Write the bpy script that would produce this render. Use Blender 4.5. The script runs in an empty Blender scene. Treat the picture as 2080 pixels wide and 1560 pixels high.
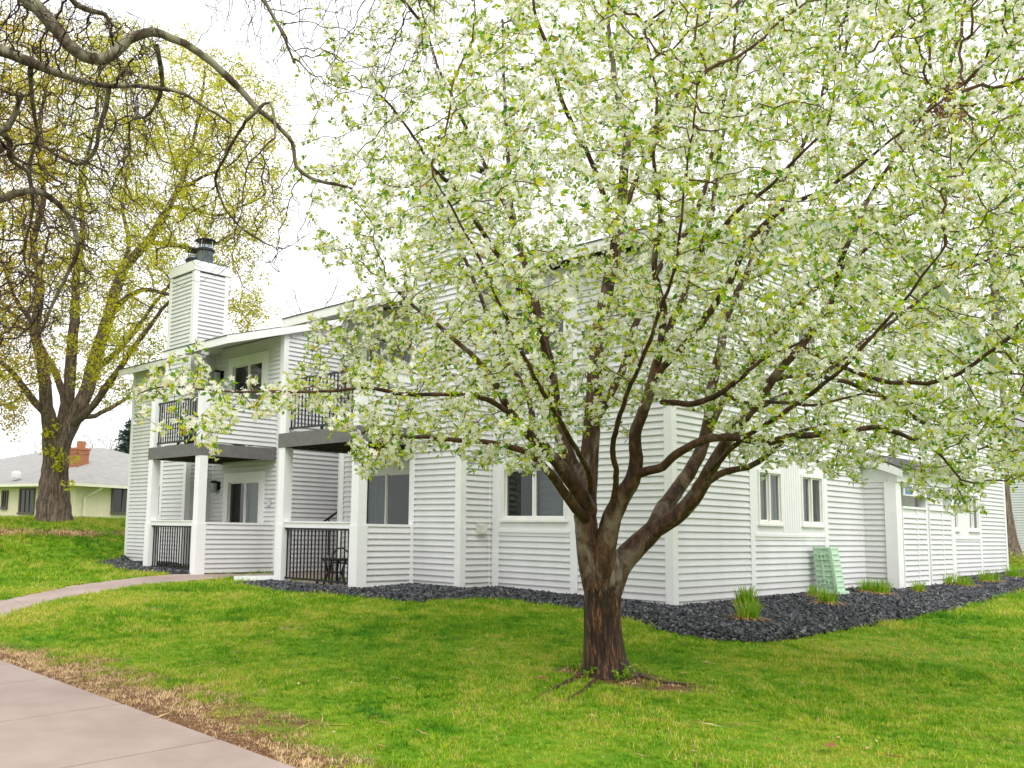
import bpy, math, random
import numpy as np
from mathutils import Matrix, Vector, kdtree

random.seed(7); rng = np.random.default_rng(7)
scn = bpy.context.scene
COL = scn.collection

# ---------------------------------------------------------------- camera
IW, IH = 2080.0, 1560.0
FPX, PITCH, ROLL, YAW = 1901.395, .1165, .0165, .8104
PPX, PPY = 871.863, 852.465
CAM = np.array([7.48, -12.03, 1.07])
_cy, _sy = math.cos(YAW), math.sin(YAW)
FW = np.array([-_sy*math.cos(PITCH), _cy*math.cos(PITCH), math.sin(PITCH)])
_rt = np.array([_cy, _sy, 0.0]); _up = np.cross(_rt, FW)
RT = math.cos(ROLL)*_rt + math.sin(ROLL)*_up
UP = -math.sin(ROLL)*_rt + math.cos(ROLL)*_up
cd = bpy.data.cameras.new('camera'); cam = bpy.data.objects.new('camera', cd); COL.objects.link(cam)
cd.sensor_width = 36; cd.lens = FPX/IW*36
cd.shift_x = (IW/2-PPX)/IW; cd.shift_y = (PPY-IH/2)/IW
cd.clip_start = .1; cd.clip_end = 3000
cam.matrix_world = Matrix(((RT[0], UP[0], -FW[0], CAM[0]), (RT[1], UP[1], -FW[1], CAM[1]), (RT[2], UP[2], -FW[2], CAM[2]), (0, 0, 0, 1)))
scn.camera = cam

# ---------------------------------------------------------------- sky, sun, exposure (bright overcast spring day)
SUN_EL, SUN_AZ = math.radians(52), math.radians(118)     # azimuth clockwise from +y
w = bpy.data.worlds.new('World'); scn.world = w; w.use_nodes = True
nt = w.node_tree; nt.nodes.clear()
sky = nt.nodes.new('ShaderNodeTexSky'); sky.sky_type = 'NISHITA'; sky.sun_disc = False
sky.sun_elevation = SUN_EL; sky.sun_rotation = SUN_AZ; sky.dust_density = 6; sky.air_density = 1.5
hs = nt.nodes.new('ShaderNodeHueSaturation'); hs.inputs['Saturation'].default_value = .25
mx = nt.nodes.new('ShaderNodeMix'); mx.data_type = 'RGBA'; mx.inputs[0].default_value = .9
mx.inputs[7].default_value = (7.9, 7.88, 8.0, 1)          # the cloud layer
bg = nt.nodes.new('ShaderNodeBackground'); bg.inputs[1].default_value = .13
wo = nt.nodes.new('ShaderNodeOutputWorld')
nt.links.new(sky.outputs[0], hs.inputs['Color']); nt.links.new(hs.outputs[0], mx.inputs[6])
nt.links.new(mx.outputs[2], bg.inputs[0]); nt.links.new(bg.outputs[0], wo.inputs[0])
sl = bpy.data.lights.new('sun', 'SUN'); sl.energy = 1.5; sl.angle = math.radians(40); sl.color = (1, .97, .93)
so = bpy.data.objects.new('sun', sl); COL.objects.link(so)
sd = Vector((math.sin(SUN_AZ)*math.cos(SUN_EL), math.cos(SUN_AZ)*math.cos(SUN_EL), math.sin(SUN_EL)))
so.rotation_euler = sd.to_track_quat('Z', 'Y').to_euler(); so.location = (0, 0, 30)
vs = scn.view_settings; vs.view_transform = 'Standard'; vs.look = 'None'; vs.exposure = 0.68; vs.gamma = 1; vs.use_curve_mapping = False
scn.render.engine = 'CYCLES'
cy = scn.cycles
cy.use_denoising = True; cy.max_bounces = 7; cy.diffuse_bounces = 4; cy.glossy_bounces = 3; cy.transmission_bounces = 4; cy.transparent_max_bounces = 12
cy.caustics_reflective = False; cy.caustics_refractive = False; cy.sample_clamp_indirect = 4

# ---------------------------------------------------------------- helpers
def ray(px, py): return FW + RT*(px-PPX)/FPX - UP*(py-PPY)/FPX
def at(px, py, d): return CAM + ray(px, py)*d            # a point at its own distance d along the view axis
def dep(p): return float((np.asarray(p)-CAM)@FW)
def proj(p):
    q = np.asarray(p, float)-CAM; z = q@FW
    return np.stack([PPX+(q@RT)*FPX/z, PPY-(q@UP)*FPX/z], -1)

def link(o, parent=None):
    COL.objects.link(o)
    if parent is not None:
        o.parent = parent
        o.matrix_parent_inverse = Matrix.Translation(-parent.location)
    return o
def tag(o, label=None, cat=None, group=None, kind=None):
    if label: o['label'] = label
    if cat: o['category'] = cat
    if group: o['group'] = group
    if kind: o['kind'] = kind
    return o
def thing(name, loc, label, cat, group=None):
    o = bpy.data.objects.new(name, None); o.location = tuple(float(v) for v in loc); o.empty_display_size = .2
    COL.objects.link(o); return tag(o, label, cat, group)

def np_mesh(name, V, faces, smooth=False):
    """faces: list of (n,k) int arrays"""
    me = bpy.data.meshes.new(name)
    V = np.asarray(V, np.float32); me.vertices.add(len(V)); me.vertices.foreach_set('co', V.ravel())
    faces = [np.asarray(f, np.int32) for f in faces if len(f)]
    loops = np.concatenate([f.ravel() for f in faces]); tot = np.concatenate([np.full(len(f), f.shape[1], np.int32) for f in faces])
    me.loops.add(len(loops)); me.loops.foreach_set('vertex_index', loops)
    me.polygons.add(len(tot)); st = np.zeros(len(tot), np.int32); st[1:] = np.cumsum(tot)[:-1]
    me.polygons.foreach_set('loop_start', st); me.polygons.foreach_set('loop_total', tot)
    me.polygons.foreach_set('use_smooth', np.full(len(tot), bool(smooth)))
    me.update(calc_edges=True); me.validate(); return me

class MB:
    """collects boxes, prisms, tubes and sheets of ONE piece"""
    def __init__(s): s.v = []; s.f = {}; s.n = 0
    def add(s, v, fs):
        v = np.asarray(v, float)
        for f in fs:
            s.f.setdefault(len(f), []).append([i+s.n for i in f])
        s.v.append(v); s.n += len(v); return s
    def box(s, x0, x1, y0, y1, z0, z1):
        v = [(x, y, z) for z in (z0, z1) for y in (y0, y1) for x in (x0, x1)]
        return s.add(v, [(0, 2, 3, 1), (4, 5, 7, 6), (0, 1, 5, 4), (2, 6, 7, 3), (0, 4, 6, 2), (1, 3, 7, 5)])
    def bar(s, a, b, t, t2=None, up=(0, 0, 1)):
        a = np.asarray(a, float); b = np.asarray(b, float); d = b-a; d /= np.linalg.norm(d)
        u = np.cross(d, up)
        if np.linalg.norm(u) < 1e-3: u = np.cross(d, (0, 1, 0))
        u /= np.linalg.norm(u); w_ = np.cross(u, d); t2 = t2 or t
        v = [p+u*i*t/2+w_*j*t2/2 for p in (a, b) for i, j in ((-1, -1), (1, -1), (1, 1), (-1, 1))]
        return s.add(v, [(3, 2, 1, 0), (4, 5, 6, 7), (0, 1, 5, 4), (1, 2, 6, 5), (2, 3, 7, 6), (3, 0, 4, 7)])
    def tube(s, pts, rad, k=8, cap=True):
        pts = np.asarray(pts, float); n = len(pts); rad = np.broadcast_to(np.asarray(rad, float), (n,))
        V = []; u = None
        for i in range(n):
            d = pts[min(i+1, n-1)]-pts[max(i-1, 0)]; d = d/(np.linalg.norm(d)+1e-9)
            if u is None: u = np.cross(d, (0, 0, 1) if abs(d[2]) < .9 else (1, 0, 0))
            u = u-d*(u@d); u /= np.linalg.norm(u); b = np.cross(d, u)
            for j in range(k):
                a = 2*math.pi*j/k; V.append(pts[i]+rad[i]*(math.cos(a)*u+math.sin(a)*b))
        F = [(i*k+j, i*k+(j+1) % k, (i+1)*k+(j+1) % k, (i+1)*k+j) for i in range(n-1) for j in range(k)]
        if cap: F += [tuple(range(k-1, -1, -1)), tuple((n-1)*k+j for j in range(k))]
        return s.add(V, F)
    def lathe(s, c, prof, k=20):
        V = [(c[0]+r*math.cos(2*math.pi*j/k), c[1]+r*math.sin(2*math.pi*j/k), c[2]+z) for r, z in prof for j in range(k)]
        n = len(prof)
        return s.add(V, [(i*k+j, i*k+(j+1) % k, (i+1)*k+(j+1) % k, (i+1)*k+j) for i in range(n-1) for j in range(k)] + [tuple(range(k-1, -1, -1)), tuple((n-1)*k+j for j in range(k))])
    def prism(s, poly, n, t):
        """closed polygon (list of 3d points) extruded by vector n*t"""
        P = np.asarray(poly, float); Q = P+np.asarray(n, float)*t; m = len(P)
        return s.add(np.vstack([P, Q]), [tuple(range(m-1, -1, -1)), tuple(range(m, 2*m))] + [(i, (i+1) % m, m+(i+1) % m, m+i) for i in range(m)])
    def build(s, name, m, parent=None, smooth=False):
        me = np_mesh(name, np.vstack(s.v), [np.array(f) for f in s.f.values()], smooth); me.materials.append(m)
        return link(bpy.data.objects.new(name, me), parent)

# ---------------------------------------------------------------- materials
M = {}
class NT:
    def __init__(s, name):
        s.m = bpy.data.materials.new(name); s.m.use_nodes = True; s.t = s.m.node_tree; s.t.nodes.clear()
        s.o = s.t.nodes.new('ShaderNodeOutputMaterial'); M[name] = s.m
    def n(s, ty, **kw):
        x = s.t.nodes.new(ty)
        for k, v in kw.items(): setattr(x, k, v)
        return x
    def l(s, a, b): s.t.links.new(a, b)
    def val(s, sock, v):
        if hasattr(v, 'is_output') or isinstance(v, bpy.types.NodeSocket): s.l(v, sock)
        else: sock.default_value = v
    def noise(s, scale, detail=3, rough=.55, vec=None, dist=0):
        x = s.n('ShaderNodeTexNoise'); x.inputs['Scale'].default_value = scale; x.inputs['Detail'].default_value = detail
        x.inputs['Roughness'].default_value = rough; x.inputs['Distortion'].default_value = dist
        if vec is not None: s.l(vec, x.inputs['Vector'])
        return x.outputs['Fac']
    def pos(s, sc=(1, 1, 1), rot=(0, 0, 0), obj=False):
        if obj: src = s.n('ShaderNodeTexCoord').outputs['Object']
        else: src = s.n('ShaderNodeNewGeometry').outputs['Position']
        mp = s.n('ShaderNodeMapping'); mp.inputs['Scale'].default_value = sc; mp.inputs['Rotation'].default_value = rot
        s.l(src, mp.inputs['Vector']); return mp.outputs[0]
    def ramp(s, fac, stops, interp='LINEAR'):
        x = s.n('ShaderNodeValToRGB'); x.color_ramp.interpolation = interp; e = x.color_ramp.elements
        while len(e) < len(stops): e.new(.5)
        for i, (p, c) in enumerate(stops):
            e[i].position = p; e[i].color = (c[0], c[1], c[2], 1) if not isinstance(c, (int, float)) else (c, c, c, 1)
        s.l(fac, x.inputs[0]); return x.outputs[0]
    def mix(s, fac, a, b, mode='MIX'):
        x = s.n('ShaderNodeMix'); x.data_type = 'RGBA'; x.blend_type = mode
        s.val(x.inputs[0], fac)
        for sock, v in ((x.inputs[6], a), (x.inputs[7], b)):
            if isinstance(v, tuple): sock.default_value = (v[0], v[1], v[2], 1)
            else: s.l(v, sock)
        return x.outputs[2]
    def math(s, op, a, b=0.0):
        x = s.n('ShaderNodeMath'); x.operation = op; s.val(x.inputs[0], a); s.val(x.inputs[1], b); return x.outputs[0]
    def rnd(s): return s.n('ShaderNodeNewGeometry').outputs['Random Per Island']
    def bsdf(s, col, rough=.6, spec=.3, bump=None, bs=.3, bd=.01, metal=0):
        b = s.n('ShaderNodeBsdfPrincipled')
        if isinstance(col, tuple): b.inputs['Base Color'].default_value = (*col[:3], 1)
        else: s.l(col, b.inputs['Base Color'])
        s.val(b.inputs['Roughness'], rough); b.inputs['Specular IOR Level'].default_value = spec; b.inputs['Metallic'].default_value = metal
        if bump is not None:
            bp = s.n('ShaderNodeBump'); bp.inputs['Strength'].default_value = bs; bp.inputs['Distance'].default_value = bd
            s.l(bump, bp.inputs['Height']); s.l(bp.outputs[0], b.inputs['Normal'])
        return b
    def out(s, sh): s.l(sh.outputs[0] if hasattr(sh, 'outputs') else sh, s.o.inputs[0]); return s.m
    def leafy(s, col, trans=.4, rough=.5):
        b = s.bsdf(col, rough, .25); tr = s.n('ShaderNodeBsdfTranslucent'); s.l(col, tr.inputs[0])
        mx_ = s.n('ShaderNodeMixShader'); mx_.inputs[0].default_value = trans; s.l(b.outputs[0], mx_.inputs[1]); s.l(tr.outputs[0], mx_.inputs[2])
        return s.out(mx_)

def plain(name, col, rough=.6, spec=.3, var=.08, scale=6, bump=0, metal=0):
    t = NT(name); p = t.pos(); f = t.noise(scale, 4, .6, p)
    c0 = tuple(max(0, c*(1-var)) for c in col); c1 = tuple(c*(1+var) for c in col)
    c = t.ramp(f, [(.3, c0), (.7, c1)])
    return t.out(t.bsdf(c, rough, spec, f if bump else None, bump, .01, metal))

def mk_siding(name, col):
    t = NT(name); p = t.pos((1, 1, .25)); f = t.noise(1.6, 5, .65, p); g = t.noise(60, 2, .5, t.pos((.15, .15, 3)))
    z = t.n('ShaderNodeSeparateXYZ'); t.l(t.pos(), z.inputs[0])
    c = t.ramp(f, [(.25, tuple(v*.86 for v in col)), (.7, col)])
    splash = t.math('MULTIPLY', t.math('LESS_THAN', z.outputs[2], .34), t.noise(9, 4, .6, t.pos()))
    c = t.mix(t.math('MULTIPLY', splash, .22), c, (.33, .30, .26))
    return t.out(t.bsdf(c, .45, .35, g, .06, .004))
mk_siding('siding', (.70, .705, .715)); mk_siding('far_siding', (.62, .63, .65))
plain('trim', (.80, .805, .81), .45, .35, .03, 3)
plain('deck_grey', (.155, .15, .147), .7, .2, .12, 8)
plain('joist', (.05, .035, .03), .9, .1, .3, 10)
plain('black_metal', (.012, .012, .013), .4, .4, .1)
plain('galvanized', (.42, .49, .57), .5, .4, .3, 9, 0, .15)
plain('dark_cap', (.02, .021, .022), .55, .4, .2)
plain('shingle_edge', (.10, .10, .10), .9, .1, .2, 20)
plain('soffit', (.62, .61, .60), .6, .2, .04)
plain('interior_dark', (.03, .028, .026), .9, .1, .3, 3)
plain('vinyl_frame', (.79, .78, .755), .45, .35, .04)
plain('box_beige', (.62, .61, .57), .5, .3, .1, 14)
plain('gutter_cream', (.78, .74, .64), .5, .3, .04)
plain('bronze_frame', (.12, .105, .085), .5, .3, .15)
plain('drain_white', (.75, .76, .77), .4, .4, .06, 12)
plain('lamp_glass', (.30, .31, .33), .3, .5, .2, 14)
def mk_glass():
    t = NT('glass'); fr = t.n('ShaderNodeLayerWeight'); fr.inputs[0].default_value = .5
    gl = t.n('ShaderNodeBsdfGlossy'); gl.inputs['Roughness'].default_value = .015
    tr = t.n('ShaderNodeBsdfTransparent'); tr.inputs[0].default_value = (.75, .8, .79, 1)
    m = t.n('ShaderNodeMixShader'); t.l(t.math('ADD', t.math('MULTIPLY', t.math('POWER', fr.outputs['Facing'], 4.0), .5), .045), m.inputs[0]); t.l(tr.outputs[0], m.inputs[1]); t.l(gl.outputs[0], m.inputs[2])
    t.out(m)
mk_glass()
def curtain(name, col):
    t = NT(name); f = t.noise(26, 3, .5, t.pos((1, 1, .04))); t.out(t.bsdf(t.ramp(f, [(.3, tuple(c*.6 for c in col)), (.7, col)]), .85, .1, f, .6, .02))
curtain('curtain_green', (.30, .36, .24)); curtain('curtain_teal', (.26, .31, .31)); curtain('curtain_light', (.78, .77, .75)); curtain('screen_brown', (.055, .045, .038))
plain('blind', (.30, .30, .31), .7, .2, .06)

def mk_concrete():
    t = NT('concrete'); p = t.pos(); a = t.noise(1.1, 5, .6, p); b = t.noise(55, 3, .6, p); c = t.noise(240, 2, .5, p)
    col = t.ramp(a, [(.25, (.27, .205, .18)), (.5, (.35, .275, .245)), (.75, (.41, .335, .30))])
    col = t.mix(t.ramp(b, [(.60, 0.0), (.78, .45)]), col, (.24, .19, .165))
    col = t.mix(t.ramp(c, [(.64, 0.0), (.72, .8)]), col, (.13, .10, .085))
    t.out(t.bsdf(col, .8, .2, c, .25, .004))
mk_concrete()
def mk_gravel():
    t = NT('slate_stone'); r = t.rnd(); col = t.ramp(r, [(0, (.012, .013, .016)), (.45, (.040, .044, .052)), (.82, (.11, .12, .14)), (1, (.24, .24, .24))])
    f = t.noise(45, 3, .6, t.pos()); t.out(t.bsdf(t.mix(t.math('MULTIPLY', f, .5), col, (.015, .014, .014)), .55, .35, f, .3, .004))
    plain('mulch_soil', (.022, .018, .015), .95, .1, .4, 25, .5)
mk_gravel()
def mk_lawn():
    t = NT('lawn_soil'); p = t.pos(); a = t.noise(.55, 5, .6, p); b = t.noise(7, 5, .65, p); c = t.noise(60, 3, .6, p)
    dry = t.n('ShaderNodeAttribute', attribute_name='dry').outputs['Fac']
    g = t.ramp(t.mix(.5, a, b), [(.3, (.06, .17, .008)), (.5, (.12, .24, .012)), (.68, (.28, .30, .03))])
    s_ = t.ramp(c, [(.25, (.040, .018, .010)), (.5, (.13, .065, .032)), (.78, (.46, .31, .17))])
    t.out(t.bsdf(t.mix(t.ramp(dry, [(.25, 0.0), (.6, 1.0)]), g, s_), .95, .1, c, .6, .02))
    t = NT('grass_blade'); p = t.pos(); a = t.noise(.45, 4, .6, p); b = t.noise(3.2, 4, .6, p)
    at_ = t.n('ShaderNodeAttribute', attribute_name='dry', attribute_type='INSTANCER').outputs['Fac']
    hu = t.n('ShaderNodeAttribute', attribute_name='hue', attribute_type='INSTANCER').outputs['Fac']
    f = t.math('ADD', t.math('MULTIPLY', a, .62), t.math('ADD', t.math('MULTIPLY', b, .50), t.math('MULTIPLY', hu, .16)))
    g = t.ramp(f, [(.46, (.045, .20, .004)), (.58, (.15, .34, .007)), (.69, (.36, .48, .016)), (.83, (.58, .54, .07))])
    isl = t.rnd(); st = t.ramp(isl, [(.0, (.10, .045, .02)), (.25, (.40, .24, .11)), (.6, (.72, .52, .28)), (1, (.85, .68, .42))])
    g = t.mix(t.math('GREATER_THAN', t.math('ADD', isl, t.math('MULTIPLY', f, .45)), 1.24), g, (.56, .46, .18))
    col = t.mix(t.math('GREATER_THAN', at_, t.math('MULTIPLY', t.rnd(), .95)), g, st)
    t.leafy(col, .35, .55)
mk_lawn()

def mk_bark(name, cols, sc=(6, 6, 1.2), bs=.8, bd=.03, plate=None, lent=None, wet=None):
    t = NT(name); p = t.pos(sc); a = t.noise(2.2, 6, .65, p, .6); b = t.noise(9, 4, .6, p)
    f = t.math('ADD', t.math('MULTIPLY', a, .7), t.math('MULTIPLY', b, .3))
    c = t.ramp(f, cols)
    if plate:
        q = t.noise(3.1, 5, .6, t.pos((1.6, 1.6, .8)), .8); c = t.mix(t.ramp(q, plate[0]), c, plate[1])
    if lent:
        v = t.n('ShaderNodeTexVoronoi'); v.inputs['Scale'].default_value = 24; t.l(t.pos((1, 1, 1.6)), v.inputs['Vector'])
        c = t.mix(t.ramp(v.outputs['Distance'], [(.10, .85), (.24, 0.0)]), c, lent)
    h = f
    return t, c, h
for nm, pc, lo_, hi_ in (('crab_bark', (.22, .165, .125), .50, .64), ('crab_bark_dark', (.11, .075, .052), .60, .76)):
    t, c, h = mk_bark(nm, [(.34, (.010, .005, .003)), (.47, (.042, .018, .009)), (.58, (.11, .05, .024)), (.72, (.19, .12, .08))], (6, 6, 1.8), plate=([(lo_, 0.0), (hi_, .85)], pc), lent=(.03, .015, .010))
    t.out(t.bsdf(c, .55, .35, h, .7, .014))
# the old trunk: peeling, wet and dark below, orange inner bark in streaks
t, c, h = mk_bark('trunk_bark', [(.40, (.006, .004, .003)), (.49, (.030, .012, .007)), (.56, (.12, .045, .018)), (.62, (.34, .17, .07)), (.72, (.48, .34, .22))], (16, 16, 1.5))
zz = t.n('ShaderNodeSeparateXYZ'); t.l(t.pos(), zz.inputs[0])
q = t.noise(2.4, 5, .6, t.pos((3.0, 3.0, .8)), .7)
hi = t.math('MULTIPLY', t.math('ADD', zz.outputs[2], .15), .42)
pl = t.ramp(t.math('ADD', q, hi), [(.80, 0.0), (.92, .85)])
c = t.mix(pl, c, t.ramp(t.noise(30, 3, .6, t.pos((1, 1, .3))), [(.35, (.04, .022, .014)), (.47, (.19, .14, .105)), (.65, (.30, .24, .19))]))
t.out(t.bsdf(c, .42, .45, h, 1.0, .035))
t, c, h = mk_bark('maple_bark', [(.32, (.030, .022, .018)), (.46, (.13, .095, .075)), (.58, (.28, .22, .18)), (.72, (.40, .33, .28))], (9, 9, 1.3)); t.out(t.bsdf(c, .85, .15, h, 1.0, .08))
t, c, h = mk_bark('lichen_bark', [(.3, (.02, .014, .010)), (.5, (.075, .052, .036)), (.7, (.16, .125, .09))], (8, 8, 5), plate=([(.46, 0.0), (.60, .85)], (.27, .255, .18))); t.out(t.bsdf(c, .85, .15, h, .8, .012))
t, c, h = mk_bark('twig_brown', [(.3, (.018, .011, .009)), (.6, (.065, .040, .030)), (.8, (.12, .082, .062))], (6, 6, 6)); t.out(t.bsdf(c, .75, .2))
t, c, h = mk_bark('grey_twig', [(.3, (.10, .085, .08)), (.7, (.26, .225, .21))], (3, 3, 3)); t.out(t.bsdf(c, .85, .1))
t, c, h = mk_bark('crab_twig', [(.3, (.035, .018, .012)), (.55, (.13, .07, .04)), (.8, (.26, .17, .11))], (6, 6, 6)); t.out(t.bsdf(c, .65, .25))

def leafmat(name, stops, trans=.45):
    t = NT(name); r = t.rnd(); t.leafy(t.ramp(r, stops), trans, .45)
leafmat('crab_leaf', [(0, (.06, .22, .008)), (.25, (.24, .46, .012)), (.6, (.54, .64, .025)), (.93, (.74, .72, .05)), (1, (.45, .28, .06))], .5)
leafmat('crab_blossom', [(0, (.90, .88, .70)), (.4, (.95, .94, .85)), (.85, (.97, .965, .93)), (1, (.92, .84, .62))], .5)
leafmat('maple_leaf', [(0, (.30, .36, .015)), (.4, (.54, .57, .025)), (.75, (.68, .64, .04)), (1, (.64, .46, .03))], .5)
leafmat('maple_leaf_rust', [(0, (.42, .28, .02)), (.6, (.60, .44, .04)), (1, (.56, .50, .05))], .5)
leafmat('shoot_leaf', [(0, (.10, .25, .01)), (.5, (.22, .40, .02)), (1, (.40, .50, .05))], .45)
leafmat('lily_blade', [(0, (.10, .30, .008)), (.5, (.24, .48, .015)), (.85, (.45, .58, .03)), (1, (.45, .36, .10))], .4)
leafmat('straw', [(0, (.30, .14, .05)), (.5, (.50, .31, .14)), (1, (.66, .50, .28))], .2)
leafmat('needle', [(0, (.03, .06, .045)), (.6, (.06, .105, .08)), (1, (.11, .16, .13))], .2)
leafmat('shrub_leaf', [(0, (.20, .28, .02)), (1, (.45, .50, .06))], .4)
leafmat('dry_leaf', [(0, (.20, .07, .03)), (.5, (.38, .17, .07)), (1, (.50, .30, .15))], .25)

# ---------------------------------------------------------------- terrain
_mb = at(112, 1056, 30)
TC = np.array([(0, -.2, -.03), (-2, -.2, .02), (-3.6, -.9, .05), (-4.9, -2.1, .02), (-7.2, -2.1, .02), (-8.8, -1, .03), (-10.2, -2.1, .04), (-12.4, -2.1, .06), (-14, -.9, .09),
    (-17.2, -.2, .14), (-9, 6, .08), (.2, 3, 0), (.2, 7, .03), (.2, 11, .06), (.2, 16, .15), (2, 1, -.15), (2.2, 4, -.12), (2, 8, -.05), (1.8, 12, .05), (-1, -3, -.1), (-4, -4.5, -.09),
    (-6, -7, -.17), (-9, -5, -.06), (-12, -5, .02), (-3.2, -8.2, -.35), (2.4, -8.4, -.45), (2, -4.4, -.3), (5.5, -4.4, -.48), (7.5, -12, -.5), (-9, -9, -.25), (8, 2, -.35), (6, 8, -.2),
    (-3, -11, -.42), (3, -11, -.48), (_mb[0], _mb[1], _mb[2]), (_mb[0]+2.6, _mb[1]-.3, 1.12), (_mb[0]+5.0, _mb[1]-.8, .42), (-16.8, -3.2, .16), (-22, -6.5, .95), (-16, -7, .1), (-26, -11, 1.1), (-19, 4, .85), (-20, 9, 1.0),
    (-30, 0, 1.15), (-34, 6, 1.1), (-38, -4, 1.1), (-40, 14, 1.1), (-60, 20, 1.2), (-60, -20, 1.1), (-1, 22, .35), (5, 20, .2), (-3, 30, .3), (12, 14, -.2), (20, 40, .5), (40, 0, -.7), (40, -30, -.9), (0, -30, -.6), (-30, -30, .2)])
def _tk(d2): return np.where(d2 > 1e-9, .5*d2*np.log(np.maximum(d2, 1e-9)), 0)
_n = len(TC); _K = np.zeros((_n+3, _n+3)); _d2 = ((TC[:, None, :2]-TC[None, :, :2])**2).sum(-1)
_K[:_n, :_n] = _tk(_d2)+np.eye(_n)*.02; _K[:_n, _n] = 1; _K[:_n, _n+1:] = TC[:, :2]; _K[_n:, :_n] = _K[:_n, _n:].T
_W = np.linalg.solve(_K, np.concatenate([TC[:, 2], np.zeros(3)]))
def TZ(x, y):
    x = np.asarray(x, float); y = np.asarray(y, float); sh = x.shape; P = np.stack([x.ravel(), y.ravel()], -1)
    z = _W[_n]+P@_W[_n+1:]
    for i in range(_n): z = z+_W[i]*_tk((P[:, 0]-TC[i, 0])**2+(P[:, 1]-TC[i, 1])**2)
    r = np.hypot(P[:, 0]+12, P[:, 1]-2); k = np.clip((r-38)/30, 0, 1); k = k*k*(3-2*k)
    return (z*(1-k)+.7*k).reshape(sh)
def T1(x, y): return float(TZ(np.array([x]), np.array([y]))[0])
def G(px, py):
    """where the line of sight through a pixel meets the ground"""
    d = ray(px, py); ts = np.concatenate([np.arange(3, 45, .25), np.arange(45, 150, 3)]); P = CAM+d*ts[:, None]
    below = P[:, 2] < TZ(P[:, 0], P[:, 1]); i = int(np.argmax(below)) if below.any() else len(ts)-1
    a, b = ts[max(i-1, 0)], ts[i]
    for _ in range(14):
        m = (a+b)/2; p = CAM+d*m
        if p[2] < T1(p[0], p[1]): b = m
        else: a = m
    return CAM+d*b
def poly_in(P, poly):
    x, y = P[:, 0], P[:, 1]; ins = np.zeros(len(P), bool); q = np.asarray(poly); n = len(q); j = n-1
    for i in range(n):
        c = ((q[i, 1] > y) != (q[j, 1] > y)) & (x < (q[j, 0]-q[i, 0])*(y-q[i, 1])/(q[j, 1]-q[i, 1]+1e-12)+q[i, 0]); ins ^= c; j = i
    return ins
def poly_dist(P, poly):
    q = np.asarray(poly); d = np.full(len(P), 1e9)
    for i in range(len(q)):
        a = q[i]; b = q[(i+1) % len(q)]; ab = b-a; t_ = np.clip(((P-a)@ab)/(ab@ab+1e-9), 0, 1); d = np.minimum(d, np.hypot(*(P-(a+t_[:, None]*ab)).T))
    return d

BUILDING = [(-17.3, 0), (-14.05, 0), (-14.05, -.72), (-12.85, -.72), (-12.85, 0), (-10, 0), (-10, 4), (-7.75, 4), (-7.75, 0), (-4.83, 0), (-4.83, -.72), (-3.61, -.72), (-3.61, 0), (0, 0), (0, 6.83), (.65, 6.83), (.65, 10.1), (0, 10.1), (0, 16.1), (-17.3, 16.1)]
PATIO_R = [(-7.2, -2.0), (-4.83, -2.0), (-4.83, 0), (-7.2, 0)]; PATIO_L = [(-12.4, -1.95), (-10.15, -1.95), (-10.15, 0), (-12.4, 0)]
SIDEWALK = [(-20, -8.25), (8, -8.42), (8, -12.6), (-20, -12.4)]
_pn = [G(*q)[:2] for q in ((-260, 1312), (-120, 1284), (0, 1256), (140, 1215), (300, 1190), (400, 1182), (470, 1177), (520, 1172))]
_pf = [G(*q)[:2] for q in ((450, 1163), (380, 1166), (300, 1172), (140, 1192), (0, 1222), (-120, 1240), (-260, 1262))]
PATH = [tuple(p) for p in _pn]+[(-7.5, -1.9), (-7.7, 1.2), (-9.9, 1.2), (-10.1, -1.6)]+[tuple(p) for p in _pf]
_ge = [(478, 1188), (560, 1203), (640, 1209), (700, 1214), (770, 1219), (850, 1226), (930, 1221), (1010, 1220), (1100, 1229), (1180, 1241), (1260, 1256), (1300, 1264), (1340, 1281), (1400, 1295), (1450, 1301), (1520, 1306), (1570, 1305), (1620, 1297), (1700, 1281), (1780, 1270), (1860, 1256), (1930, 1240), (2000, 1222), (2080, 1203), (2200, 1180)]
GRAVEL_R = [tuple(G(*q)[:2]) for q in _ge]+[(1.0, 17), (-.1, 17), (-.1, .1), (-3.5, .1), (-3.5, -.6), (-4.9, -.6), (-4.7, -1.9), (-7.2, -1.9)]
_gl = [(200, 1148), (240, 1157), (300, 1165), (370, 1168), (430, 1165), (500, 1159), (552, 1155)]
GRAVEL_L = [tuple(G(*q)[:2]) for q in _gl]+[(-10.1, -1.7), (-12.4, -1.85), (-12.6, -.6), (-14.2, -.6), (-17.4, .1), tuple(G(250, 1131)[:2]), tuple(G(205, 1143)[:2])]

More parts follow.
